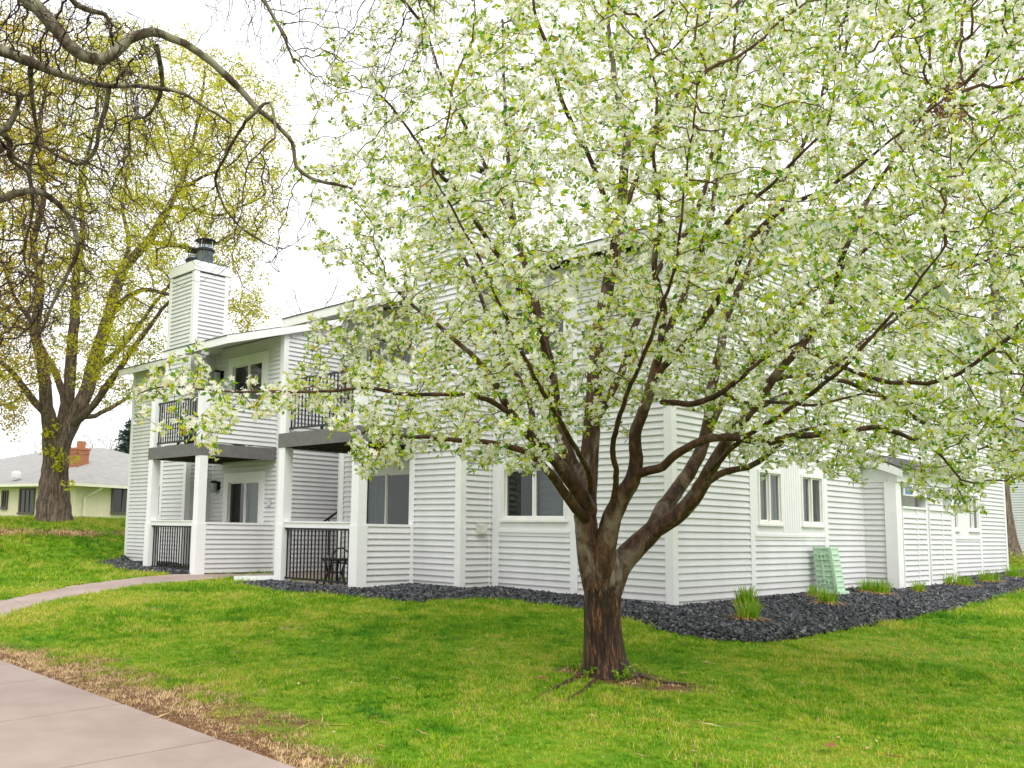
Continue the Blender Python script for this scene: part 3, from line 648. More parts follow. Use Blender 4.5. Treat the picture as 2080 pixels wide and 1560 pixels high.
roof_piece(-17.55, -12.66, -.35, 5.53); roof_piece(-12.63, -9.86, -1.56, 5.61); roof_piece(-9.83, -7.90, 1.6, 5.60); roof_piece(-7.86, -5.03, -1.5, 5.655); roof_piece(-5.0, .27, -.35, 5.72)

# --- balconies
def balcony(x0, x1, ye, side_x, side_y1, zl):
    ys = ye
    zt = 2.81; zb = 2.545
    dk = part('deck', 'deck_grey', lambda mb: mb.box(x0+.03, x1-.03, ys+.03, -.003, zb+.12, zt-.02))
    part('deck_fascia', 'deck_grey', lambda mb: mb.box(x0, x1-.031, ys, ys+.03, zb, zt), dk)
    part('deck_fascia', 'deck_grey', lambda mb: mb.box(x1-.03, x1, ys-.001, side_y1-.001, zb+.001, zt+.001), dk)
    part('deck_fascia', 'deck_grey', lambda mb: mb.box(x0, x0+.03, ys+.031, -.004, zb, zt), dk)
    for k in range(9):
        yy = ys+.1+k*(-ys-.15)/9; part('joist', 'joist', lambda mb: mb.box(x0+.031, x1-.032, yy, yy+.045, zb+.02, zb+.119), dk)
    # posts
    pw = .19
    for xa in (x0+.02, x1-pw-.002):
        p = part('post', 'trim', lambda mb: (mb.box(xa, xa+pw, ys+.012, ys+.012+pw, -.1, zb-.001)))
        part('post_base', 'trim', lambda mb: mb.box(xa-.012, xa+pw+.012, ys, ys+.036+pw, -.1, 1.12), p)
        part('post', 'trim', lambda mb: mb.box(xa, xa+pw, ys+.012, ys+.012+pw, zt+.001, 3.93))
    # rail beam over the lower railing and metal railings
    part('rail_cap', 'trim', lambda mb: (mb.box(x0+pw+.02, x1-pw-.004, ys+.05, ys+.16, 1.06, 1.15), mb.box(x0+pw+.02, x1-pw-.004, ys+.03, ys+.18, 1.15, 1.175)))
    for za, zc in ((.16, 1.02), (2.92, 3.80)):
        ra = part('railing', 'black_metal', lambda mb: (mb.box(x0+pw+.03, x1-pw-.01, ys+.085, ys+.125, za-.035, za), mb.box(x0+pw+.03, x1-pw-.01, ys+.08, ys+.13, zc, zc+.035), mb.box((x0+x1)/2-.02, (x0+x1)/2+.02, ys+.085, ys+.125, za-.12, za-.035)))
        n = int((x1-x0-2*pw)/.112)
        for k in range(n+1):
            xx = x0+pw+.07+(x1-x0-2*pw-.12)*k/n; part('bar', 'black_metal', lambda mb: mb.box(xx-.010, xx+.010, ys+.095, ys+.115, za, zc), ra)
    # solid side panel
    pl = Plane('x', side_x)
    for z0_, z1_ in ((.08, 1.10), (2.85, 3.83)):
        sp = part('side_panel', 'trim', lambda mb: mb.box(side_x-.10, side_x-.002, ys+pw+.02, side_y1, z0_, z1_))
        siding(pl, ys+pw+.02, side_y1-.035, z0_, z1_, [])
        trimbox(pl, side_y1-.034, side_y1-.001, z0_, z1_, 0, .028, 'inside_corner_trim', parent=sp)
        part('panel_cap', 'trim', lambda mb: mb.box(side_x-.12, side_x+.028, ys+pw+.015, side_y1-.002, z1_+.001, z1_+.045), sp)
balcony(-7.2, -4.80, -1.98, -4.83, -.722, 0)
balcony(-12.42, -10.12, -1.95, -10.15, 0, 0)
for pz, nm in ((PATIO_R, 'near'), (PATIO_L, 'far')):
    x0, x1 = pz[0][0], pz[1][0]; part('patio_slab', 'concrete', lambda mb: mb.box(x0+.03, x1-.05, pz[0][1]+.06, -.004, -.15, .065))

# --- porch on the long wall
PX = .66
part('porch_return', 'interior_dark', lambda mb: mb.box(.001, .60, 6.86, 6.98, -.2, 2.3)); siding(Plane('y', 6.855), .036, .44, Z0, 2.2, [])
trimbox(Plane('y', 6.855), .001, .034, 0, 2.3, 0, .028, 'inside_corner_trim')
part('porch_column', 'trim', lambda mb: mb.box(.442, PX, 6.80, 7.06, -.1, 2.12))
part('porch_column', 'trim', lambda mb: mb.box(.50, PX, 9.86, 10.06, -.1, 2.1)); part('porch_column', 'trim', lambda mb: mb.box(.50, PX-.02, 8.42, 8.52, .0, 2.1))
part('porch_beam', 'trim', lambda mb: mb.box(.52, PX+.03, 6.80, 10.1, 2.121, 2.34))
pr = part('porch_roof', 'soffit', lambda mb: mb.prism([(.0, 6.72, 2.62), (PX+.16, 6.72, 2.30), (PX+.16, 6.72, 2.36), (.0, 6.72, 2.70)], (0, 1, 0), 3.48))
part('shingles', 'shingle_edge', lambda mb: mb.prism([(.0, 6.70, 2.702), (PX+.2, 6.70, 2.352), (PX+.2, 6.70, 2.375), (.0, 6.70, 2.73)], (0, 1, 0), 3.52), pr)
part('rake_board', 'trim', lambda mb: mb.prism([(.02, 6.719, 2.52), (PX+.16, 6.719, 2.20), (PX+.16, 6.719, 2.35), (.02, 6.719, 2.69)], (0, -1, 0), .025), pr)
part('gable_fill', 'trim', lambda mb: mb.prism([(.002, 6.85, 2.12), (.5, 6.85, 2.12), (.5, 6.85, 2.42), (.002, 6.85, 2.6)], (0, 1, 0), .05), pr)
PW = Plane('x', PX-.03)
for y0, y1, nm in ((7.10, 8.40, 0), (8.54, 9.84, 1)):
    sp = part('half_wall', 'trim', lambda mb: mb.box(PX-.14, PX-.031, y0, y1, .12, 1.62))
    ym = y0+(y1-y0)*.60; siding(PW, y0+.03, ym-.02, .12, 1.60); siding(PW, ym+.02, y1-.03, .12, 1.60)
    for yy in (y0, ym-.015, y1-.03): trimbox(PW, yy, yy+.03, .10, 1.62, 0, .03, 'inside_corner_trim', parent=sp)
    part('panel_cap', 'trim', lambda mb: mb.box(PX-.16, PX+.012, y0, y1, 1.621, 1.665), sp)
part('porch_floor', 'concrete', lambda mb: mb.box(.0, PX-.05, 6.99, 10.0, -.1, .06))
part('entry_door', 'box_beige', lambda mb: mb.box(-.12, -.06, 7.32, 9.88, .1, 2.1))
# --- small fittings
part('vent_hood', 'box_beige', lambda mb: (mb.box(-3.592, -3.555, -.37, -.12, .99, 1.185), mb.box(-3.554, -3.52, -.345, -.145, 1.01, 1.165)))
def lamp(x, z):
    lm = part('wall_lamp', 'black_metal', lambda mb: (mb.box(x-.06, x+.06, -.05, -.018, z-.05, z+.16), mb.lathe((x-.06, -.13, z+.12), [(.085, 0), (.095, .03), (.05, .06)], 16)))
    part('lamp_jar', 'lamp_glass', lambda mb: mb.lathe((x-.06, -.13, z-.12), [(.055, 0), (.078, .03), (.078, .22), (.07, .239)], 16), lm, True)
lamp(-12.50, 1.98); lamp(-12.56, 4.70)
part('downspout', 'box_beige', lambda mb: mb.tube([(-7.55, -.9, 5.22), (-7.6, -.55, 5.16), (-7.66, -.12, 4.98), (-7.68, -.08, 4.85), (-7.68, -.08, 2.83)], .05, 8), smooth=True)
def stairs(mb):
    for k in range(9): mb.box(-9.75, -7.95, 1.25+k*.28, 1.53+k*.28, .0, .22+k*.18)
part('stair', 'concrete', stairs)
hr = part('handrail', 'black_metal', lambda mb: mb.bar((-9.6, .96, 1.19), (-9.6, 3.4, 2.68), .04))
for k in range(9):
    yy = 1.12+k*.25; zz_ = 1.19+(yy-.96)*.61; part('baluster', 'black_metal', lambda mb: mb.box(-9.611, -9.589, yy-.011, yy+.011, zz_-.85, zz_), hr)

# --- lay the siding: the 300 courses that show largest are pieces of their own, the rest one field
def seg_size(s):
    a = proj(s[0].pt(s[1], 0, s[3])); b = proj(s[0].pt(s[2], 0, s[3]+HC)); c_ = proj(s[0].pt(s[1], 0, s[3]+HC))
    l0, l1 = np.clip([a[0], b[0]], -50, 2130); inside = -60 < a[1] < 1560
    return abs(l1-l0)*abs(c_[1]-a[1]) if inside else 0
SEGS.sort(key=seg_size, reverse=True)
for pl, a, b, z in SEGS[:300]:
    o = bpy.data.objects.new('siding_plank', plank_me); COL.objects.link(o); o.parent = APT
    o.matrix_parent_inverse = Matrix.Translation(-APT.location); o.matrix_basis = pl.mat(a, b, z)
join_planks('siding_field', [pl.mat(a, b, z) for pl, a, b, z in SEGS[300:]], APT, M['siding'])
print('siding segments', len(SEGS))

# ---------------------------------------------------------------- trees: traced limbs, grown twigs, leaves
def catmull(P, step):
    P = np.asarray(P, float); Q = np.vstack([2*P[0]-P[1], P, 2*P[-1]-P[-2]]); out = []
    for i in range(1, len(Q)-2):
        n = max(2, int(np.linalg.norm(Q[i+1, :3]-Q[i, :3])/step)); t_ = np.linspace(0, 1, n, endpoint=False)[:, None]
        out.append(.5*((2*Q[i])+(-Q[i-1]+Q[i+1])*t_+(2*Q[i-1]-5*Q[i]+4*Q[i+1]-Q[i+2])*t_**2+(-Q[i-1]+3*Q[i]-3*Q[i+1]+Q[i+2])*t_**3))
    return np.vstack(out+[P[-1:]])
def tubes(chains, kf):
    """numpy tubes for many chains of (pts, radii)"""
    V = []; F = []; n0 = 0
    for pts, rad in chains:
        n = len(pts)
        if n < 2: continue
        k = kf(rad[0]); d = np.gradient(pts, axis=0); d /= np.linalg.norm(d, axis=1)[:, None]+1e-9
        ref = np.array([.3, .2, 1.0]) if abs(d[0, 2]) < .85 else np.array([1., .2, .1])
        u = np.cross(d, ref); u /= np.linalg.norm(u, axis=1)[:, None]+1e-9; b = np.cross(d, u)
        a = np.arange(k)*2*np.pi/k
        ring = pts[:, None]+rad[:, None, None]*(np.cos(a)[None, :, None]*u[:, None]+np.sin(a)[None, :, None]*b[:, None])
        V.append(ring.reshape(-1, 3)); i = np.arange(n-1)[:, None]*k; j = np.arange(k)[None]; j2 = (j+1) % k
        F.append(np.stack([i+j, i+j2, i+k+j2, i+k+j], -1).reshape(-1, 4)+n0); n0 += n*k
    return np.vstack(V), np.vstack(F)
def tube_obj(name, chains, mat, parent, kf=lambda r: 10 if r > .03 else (6 if r > .01 else 3), kind=None, bump=0):
    V, F = tubes(chains, kf)
    if bump: V = V+rng.normal(0, bump, V.shape)
    me = np_mesh(name, V, [F], True); me.materials.append(M[mat]); o = link(bpy.data.objects.new(name, me), parent)
    return tag(o, kind=kind)
def grow(seeds, attr, step, infl, kill, iters, jit=.25, grav=0.0, seed=1):
    """space colonisation from the seed nodes towards the attractors: returns nodes, parents"""
    r = np.random.default_rng(seed); nodes = [np.array(s) for s in seeds]; par = [-1]*len(nodes); alive = np.ones(len(attr), bool); kids = {}
    near = np.full(len(attr), 1e9); who = np.zeros(len(attr), int); start = 0
    for it in range(iters):
        kd = kdtree.KDTree(len(nodes)-start)                 # only the newest nodes can have come closer
        for i in range(start, len(nodes)): kd.insert(nodes[i], i)
        kd.balance()
        for i in np.nonzero(alive)[0]:
            _, j, d = kd.find(attr[i])
            if d < near[i]: near[i] = d; who[i] = j
        alive &= near > kill
        act = np.nonzero(alive & (near < infl))[0]
        if not len(act): break
        acc = {}
        for i in act:
            v = attr[i]-nodes[who[i]]; acc.setdefault(who[i], []).append(v/(np.linalg.norm(v)+1e-9))
        start = len(nodes)
        for j, vs_ in acc.items():
            d = np.mean(vs_, 0)+r.normal(0, jit, 3)+np.array([0, 0, grav]); l = np.linalg.norm(d)
            if l < 1e-3: continue
            p = nodes[j]+d/l*step
            if any(np.linalg.norm(p-nodes[c_]) < step*.45 for c_ in kids.get(j, ())) or len(kids.get(j, ())) > 3: continue
            kids.setdefault(j, []).append(len(nodes)); nodes.append(p); par.append(j)
        if len(nodes) == start: break
    return np.array(nodes), np.array(par)
def twig_chains(nodes, par, nseed, tip, expo, rmax):
    n = len(nodes); r = np.zeros(n); acc = np.zeros(n); kids = [[] for _ in range(n)]
    for i in range(n-1, nseed-1, -1):
        r[i] = max(tip, acc[i]**(1/expo)); acc[par[i]] += r[i]**expo; kids[par[i]].append(i)
    ch = []
    r = np.minimum(r, rmax)
    for i in range(nseed, n):
        if par[i] < nseed or max(kids[par[i]], key=lambda q: r[q]) != i:
            c_ = [par[i], i]
            while kids[c_[-1]]: c_.append(max(kids[c_[-1]], key=lambda q: r[q]))
            rr = r[c_]; rr[0] = rr[1]; ch.append((nodes[c_], rr))
    return ch, r, kids
def unit(v): return v/(np.linalg.norm(v, axis=-1, keepdims=True)+1e-9)
def leaf_mesh(O, D, L, Wd, seed, fold=.25):
    """kite leaves folded at the midrib"""
    r = np.random.default_rng(seed); n = len(O); D = unit(D); S = unit(np.cross(D, unit(r.normal(0, 1, (n, 3))))); N = np.cross(S, D)
    L = L[:, None]; Wd = Wd[:, None]
    V = np.stack([O, O+D*L*.45+S*Wd+N*Wd*fold, O+D*L-N*L*.12, O+D*L*.45-S*Wd+N*Wd*fold], 1).reshape(-1, 3)
    i = np.arange(n)[:, None]*4; return V, np.concatenate([i+np.array([[0, 1, 2]]), i+np.array([[0, 2, 3]])])
def flower_mesh(O, N, R, seed):
    """five-petalled blossoms, slightly cupped"""
    r = np.random.default_rng(seed); n = len(O); N = unit(N); U_ = unit(np.cross(N, unit(r.normal(0, 1, (n, 3))))); B = np.cross(N, U_); V = [O]; R = R[:, None]
    for k in range(5):
        for da, rr, hh in ((-.50, .68, .22), (0, 1.0, .34), (.50, .68, .22)):
            a = 2*np.pi*k/5+da; V.append(O+R*rr*(math.cos(a)*U_+math.sin(a)*B)+N*R*hh)
    V = np.stack(V, 1).reshape(-1, 3); i = np.arange(n)[:, None]*16
    return V, np.concatenate([i+np.array([[0, 1+3*k, 2+3*k, 3+3*k]]) for k in range(5)])
def leaf_obj(name, V, F, mat, parent):
    me = np_mesh(name, V, [F]); me.materials.append(M[mat]); return tag(link(bpy.data.objects.new(name, me), parent), kind='stuff')
def pix_limb(pts, d0, wob=.0):
    """traced points (px, py, depth offset, px width) -> world points and radii"""
    W3 = []; 
    for px, py, dd, wd in pts: d = d0+dd; p = at(px, py, d); W3.append((*p, wd*d/FPX/2))
    return W3

# ------------------------------------------------ the flowering crab apple
DT = dep(TREE)
CRAB = thing('crab_apple_tree', TREE, 'large crab apple tree covered in white blossom, forking low in the lawn', 'tree')
LIMBS = [
 [(1222, 1260, 0, 34), (1214, 1210, -.02, 44), (1206, 1160, -.04, 48), (1198, 1090, -.04, 48), (1193, 1010, 0, 44), (1196, 950, .05, 40), (1200, 890, .1, 36), (1207, 790, .2, 32), (1214, 690, .3, 28), (1236, 590, .4, 26), (1256, 480, .5, 23), (1266, 370, .6, 19), (1272, 280, .7, 15), (1254, 190, .9, 12), (1240, 100, 1.0, 9), (1232, 0, 1.1, 7), (1222, -140, 1.2, 5)],
 [(1226, 1260, -.02, 30), (1228, 1210, -.06, 40), (1231, 1155, -.10, 44), (1239, 1090, -.14, 43), (1256, 1030, -.2, 38), (1286, 975, -.3, 32), (1294, 925, -.35, 27), (1292, 880, -.4, 25), (1305, 840, -.45, 23), (1328, 770, -.5, 20), (1345, 700, -.55, 17), (1350, 620, -.6, 14), (1330, 540, -.7, 12), (1340, 440, -.8, 10), (1325, 330, -.9, 8), (1330, 200, -1.0, 6), (1310, 60, -1.1, 5)],
 [(1228, 1250, .02, 34), (1238, 1200, .02, 46), (1256, 1150, .02, 50), (1290, 1112, .02, 46), (1330, 1075, .05, 40), (1352, 1030, .15, 33), (1385, 985, .3, 29), (1418, 930, .4, 26), (1438, 870, .5, 24), (1450, 790, .6, 21), (1462, 720, .7, 18), (1480, 640, .8, 16), (1520, 560, 1.0, 13), (1560, 470, 1.2, 11), (1590, 380, 1.3, 9), (1640, 270, 1.5, 7), (1690, 140, 1.7, 5)],
 [(1318, 1085, .04, 34), (1372, 1048, -.05, 34), (1412, 1005, -.15, 31), (1440, 955, -.25, 28), (1470, 900, -.35, 25), (1510, 840, -.45, 22), (1560, 770, -.5, 18), (1622, 700, -.6, 15), (1660, 645, -.6, 14), (1692, 600, -.65, 12), (1698, 550, -.7, 11), (1730, 480, -.8, 9), (1770, 400, -.8, 8), (1830, 300, -.9, 6), (1900, 200, -1.0, 5)],
 [(1400, 1020, -.1, 16), (1428, 985, .05, 15), (1470, 955, .15, 14), (1530, 942, .25, 12), (1572, 915, .3, 10), (1600, 890, .35, 8), (1680, 860, .5, 6)],
 [(1292, 962, -.32, 20), (1335, 952, -.5, 18), (1375, 925, -.65, 17), (1420, 900, -.8, 16), (1480, 892, -.9, 16), (1550, 900, -1.0, 15), (1610, 890, -1.1, 14), (1700, 880, -1.2, 12), (1790, 872, -1.3, 10), (1850, 890, -1.35, 8), (1890, 908, -1.4, 6), (1940, 960, -1.45, 4)],
 [(1196, 1040, -.05, 36), (1165, 985, -.15, 32), (1135, 945, -.2, 27), (1100, 905, -.25, 23), (1068, 880, -.3, 20), (1030, 833, -.4, 17), (1005, 785, -.5, 14), (982, 750, -.55, 12), (940, 710, -.6, 10), (900, 672, -.7, 9), (862, 642, -.75, 8), (830, 615, -.8, 7), (780, 560, -.9, 5)],
 [(1188, 1055, -.12, 22), (1155, 1015, -.3, 20), (1118, 965, -.5, 17), (1078, 928, -.65, 14), (1005, 903, -.8, 11), (905, 892, -1.0, 9), (805, 887, -1.1, 7), (755, 872, -1.2, 5), (700, 905, -1.3, 3)],
 [(1060, 868, -.3, 13), (1010, 822, -.55, 11), (930, 804, -.8, 9), (820, 802, -1.0, 8), (740, 790, -1.2, 7), (640, 797, -1.4, 6), (540, 795, -1.55, 5), (430, 790, -1.7, 4), (340, 783, -1.8, 3), (280, 800, -1.9, 2)],
 [(1190, 1000, .1, 30), (1160, 935, .25, 28), (1130, 860, .4, 26), (1122, 780, .5, 23), (1105, 690, .6, 20), (1085, 610, .7, 17), (1070, 560, .8, 14), (1050, 470, 1.0, 11), (1040, 380, 1.1, 9), (1024, 200, 1.3, 7), (1020, 40, 1.5, 5)],
 [(1142, 950, .3, 16), (1095, 880, .5, 13), (1070, 800, .8, 11), (1020, 720, 1.1, 9), (980, 620, 1.3, 8), (950, 540, 1.5, 7), (900, 420, 1.7, 5), (850, 330, 1.9, 4)],
 [(1120, 770, .5, 14), (1085, 640, .2, 13), (1040, 560, 0, 12), (980, 470, -.2, 10), (930, 390, -.35, 9), (870, 330, -.5, 7), (820, 250, -.7, 5), (760, 180, -.8, 4)],
 [(1206, 860, .12, 18), (1240, 800, .3, 17), (1268, 740, .45, 15), (1290, 660, .6, 13), (1330, 560, .8, 12), (1390, 470, 1.0, 10), (1430, 390, 1.1, 9), (1450, 300, 1.2, 8), (1480, 150, 1.3, 6), (1500, 0, 1.4, 5)],
 [(1352, 690, -.56, 14), (1390, 590, -.4, 15), (1412, 515, -.3, 14), (1440, 430, -.2, 11), (1452, 370, -.1, 9), (1470, 250, .1, 7), (1500, 130, .3, 5)],
 [(1412, 515, -.3, 10), (1462, 468, -.5, 10), (1500, 425, -.6, 9), (1545, 395, -.7, 8), (1610, 330, -.8, 6), (1680, 260, -.9, 5)],
 [(1330, 765, -.5, 15), (1400, 690, -.7, 14), (1455, 615, -.8, 14), (1487, 568, -.9, 13), (1530, 482, -1.0, 12), (1605, 412, -1.1, 10), (1672, 380, -1.2, 8), (1760, 320, -1.3, 6), (1850, 250, -1.4, 5), (1960, 170, -1.5, 3)],
 [(1345, 815, -.46, 12), (1410, 817, -.8, 12), (1460, 797, -1.0, 11), (1505, 763, -1.2, 9), (1560, 720, -1.3, 7), (1640, 690, -1.4, 5)],
 [(1460, 797, -1.0, 9), (1522, 820, -1.3, 8), (1585, 817, -1.5, 7), (1660, 820, -1.7, 6), (1750, 800, -1.8, 4)],
 [(1620, 702, -.6, 9), (1700, 740, -.9, 9), (1780, 770, -1.1, 9), (1847, 777, -1.2, 9), (1905, 775, -1.3, 9), (1970, 747, -1.4, 8), (2042, 695, -1.5, 7), (2110, 640, -1.6, 5)],
 [(1560, 772, -.5, 9), (1660, 760, 0, 9), (1780, 800, .4, 9), (1900, 870, .7, 9), (2020, 852, .8, 8), (2080, 815, .9, 8), (2180, 760, 1.0, 6), (2300, 700, 1.1, 4)],
 [(1250, 500, .5, 13), (1230, 400, .2, 11), (1190, 300, 0, 10), (1150, 220, -.2, 9), (1120, 120, -.3, 8), (1090, 20, -.4, 6), (1070, -100, -.5, 4)],
 [(1258, 460, .5, 12), (1300, 350, .6, 11), (1340, 260, .7, 10), (1400, 150, .8, 8), (1440, 40, .9, 6), (1460, -100, 1.0, 4)],
 [(1050, 470, 1.0, 9), (980, 330, 1.2, 8), (930, 230, 1.3, 7), (880, 120, 1.4, 5), (850, 0, 1.5, 4)],
 [(1440, 880, .5, 14), (1480, 800, .9, 12), (1560, 700, 1.3, 11), (1640, 600, 1.7, 9), (1740, 520, 2.0, 8), (1840, 440, 2.2, 6), (1960, 380, 2.4, 4)],
 [(1470, 905, -.35, 10), (1530, 830, .1, 10), (1650, 770, .6, 9), (1760, 690, 1.1, 8), (1880, 600, 1.5, 7), (1990, 540, 1.8, 5), (2120, 480, 2.0, 4)],
 [(1202, 1000, -.2, 12), (1196, 960, -.6, 11), (1150, 880, -1.1, 10), (1090, 780, -1.6, 9), (1020, 640, -2.0, 7), (960, 500, -2.2, 5), (880, 360, -2.4, 3)],
 [(1240, 1040, -.3, 13), (1252, 980, -.5, 12), (1250, 900, -.9, 11), (1280, 800, -1.4, 9), (1330, 680, -1.9, 8), (1380, 520, -2.3, 6), (1400, 350, -2.5, 4), (1420, 150, -2.7, 3)],
 [(1440, 960, -.25, 11), (1500, 900, -.9, 10), (1600, 830, -1.5, 9), (1720, 740, -2.0, 8), (1820, 630, -2.3, 6), (1920, 500, -2.5, 4)],
]
TRUNK = [(1234, 1385, 0, 128), (1233, 1366, 0, 104), (1229, 1340, 0, 88), (1226, 1300, 0, 78), (1224, 1250, 0, 73), (1225, 1200, 0, 75), (1226, 1165, 0, 80), (1226, 1140, 0, 74), (1226, 1118, 0, 54), (1226, 1100, 0, 20)]
def crab_tree():
    T3 = catmull(pix_limb(TRUNK, DT), .03); ln = len(T3)
    V, F = tubes([(T3[:, :3], T3[:, 3])], lambda r: 40)
    ang = np.tile(np.arange(40), ln)*2*np.pi/40; hgt = np.repeat(np.arange(ln), 40)*.03; cen = np.repeat(T3[:, :3], 40, 0); rad = np.repeat(T3[:, 3], 40)
    root = np.clip(1-hgt/.30, 0, 1)**2; nz = .05*np.sin(ang*3+.7)+.035*np.sin(ang*7+hgt*2)+.03*np.sin(ang*13+hgt*5+1)+.25*root*np.clip(np.sin(ang*4+.4), -.2, 1)
    nz = nz+np.repeat(rng.normal(0, .012, 40)[None], ln, 0).ravel()
    V = cen+(V-cen)*(1+nz)[:, None]
    me = np_mesh('trunk', V, [F], True); me.materials.append(M['trunk_bark']); link(bpy.data.objects.new('trunk', me), CRAB)
    seeds = []; srad = []
    for L_ in LIMBS:
        C3 = catmull(pix_limb(L_, DT), .06); P3 = C3[:, :3].copy(); n = len(P3)
        wob = np.cumsum(rng.normal(0, .004, (n, 3)), 0); wob -= np.linspace(0, 1, n)[:, None]*wob[-1]; P3 += wob
        tube_obj('limb', [(P3, np.maximum(C3[:, 3], .004))], 'crab_bark' if L_[0][3] > 28 else 'crab_bark_dark', CRAB, lambda r: 14 if r > .04 else 10, bump=.0012)
        k = 2 if n > 6 else 1
        for i in range(int(n*.34), n, k): seeds.append(P3[i]); srad.append(C3[i, 3])
    poly = [(560, -700), (500, -60), (560, 110), (610, 200), (560, 300), (610, 400), (640, 470), (600, 520), (700, 570), (720, 610), (640, 650), (600, 690), (640, 745), (470, 765), (400, 690), (345, 720), (265, 790), (285, 830), (390, 890), (430, 930), (490, 860), (620, 870), (690, 905), (720, 975), (755, 1000), (800, 950), (900, 925), (960, 960), (1080, 985), (1150, 930), (1180, 880), (1240, 860), (1330, 830), (1440, 850), (1490, 930), (1560, 960), (1640, 955), (1740, 985), (1800, 965), (1880, 1020), (1960, 1060), (2005, 1040), (2000, 970), (2090, 990), (2200, 960), (2500, 900), (2600, 300), (2450, -500), (1700, -950), (1000, -950)]
    n = 15500; Q = np.column_stack([rng.uniform(250, 2620, n*2), rng.uniform(-900, 1080, n*2)]); Q = Q[poly_in(Q, poly)]
    ed = poly_dist(Q, poly); half = 3.1*np.sqrt(np.clip(1-(1-np.clip(ed/520, 0, 1))**2, .004, 1))
    off = rng.uniform(-1, 1, len(Q)); off = np.sign(off)*np.abs(off)**.85*half
    off += np.where(Q[:, 0] < 760, -1.2*np.clip((760-Q[:, 0])/300, 0, 1.4), 0)
    off -= .5*(Q[:, 1] > 850)
    # thinner towards the upper left, where the sky shows
    dens = np.clip(.55+(Q[:, 0]-700)/1300+(Q[:, 1]-250)/1500, .32, 1.0); dens[Q[:, 0] < 640] *= .8
    dens[(Q[:, 1] < -100)] *= .55; dens *= np.where((Q[:, 0] < 960) & (Q[:, 1] < 300), np.clip((Q[:, 0]-560)/520, .10, 1)*np.clip(.45+Q[:, 1]/500, .4, 1), 1)
    k = rng.random(len(Q)) < dens; Q = Q[k]; off = off[k]
    A = np.array([at(a, b, max(4.2, DT+o_)) for (a, b), o_ in zip(Q, off)])
    nodes, par = grow(seeds, A, .105, .85, .13, 90, .28, .04, 3); ns = len(seeds)
    ch, r, kids = twig_chains(nodes, par, ns, .0024, 2.3, .016)
    tube_obj('twigs', ch, 'crab_twig', CRAB, lambda r: 5 if r > .008 else 3, 'stuff')
    # spurs with leaves and blossom on the thin wood
    thin = np.nonzero(r[ns:] < .0075)[0]+ns; thin = thin[rng.random(len(thin)) < .92]
    O = nodes[thin]; D = unit(O-nodes[par[thin]])
    O2 = O+D*rng.uniform(-.06, .06, (len(O), 1)); k2 = rng.random(len(O)) < .45
    O = np.vstack([O, O2[k2]]); D = np.vstack([D, D[k2]])
    O = O+rng.normal(0, .018, O.shape)
    print('crab nodes', len(nodes), 'spurs', len(O), 'attr', len(A))
    lo = []; ld = []; fo = []; fn = []
    bl = rng.random(len(O)) < .60
    for k in range(4):
        m = rng.random(len(O)) < (.95 if k < 3 else .5); d = unit(D[m]*.35+rng.normal(0, .8, (m.sum(), 3))+np.array([0, 0, .1])); lo.append(O[m]+d*.008); ld.append(d)
    for k in range(6):
        m = bl & (rng.random(len(O)) < (.95 if k < 3 else .7)); d = unit(D[m]*.25+rng.normal(0, .75, (m.sum(), 3))+np.array([0, 0, .35])); fo.append(O[m]+d*rng.uniform(.022, .05, (m.sum(), 1))); fn.append(d)
    lo = np.vstack(lo); ld = np.vstack(ld); V, F = leaf_mesh(lo, ld, rng.uniform(.034, .072, len(lo)), rng.uniform(.0095, .018, len(lo)), 5); leaf_obj('foliage', V, F, 'crab_leaf', CRAB)
    fo = np.vstack(fo); fn = np.vstack(fn); V, F = flower_mesh(fo, unit(fn+rng.normal(0, .35, fn.shape)), rng.uniform(.0195, .0305, len(fo)), 6); leaf_obj('blossom', V, F, 'crab_blossom', CRAB)
    print('leaves', len(lo), 'flowers', len(fo))
crab_tree()

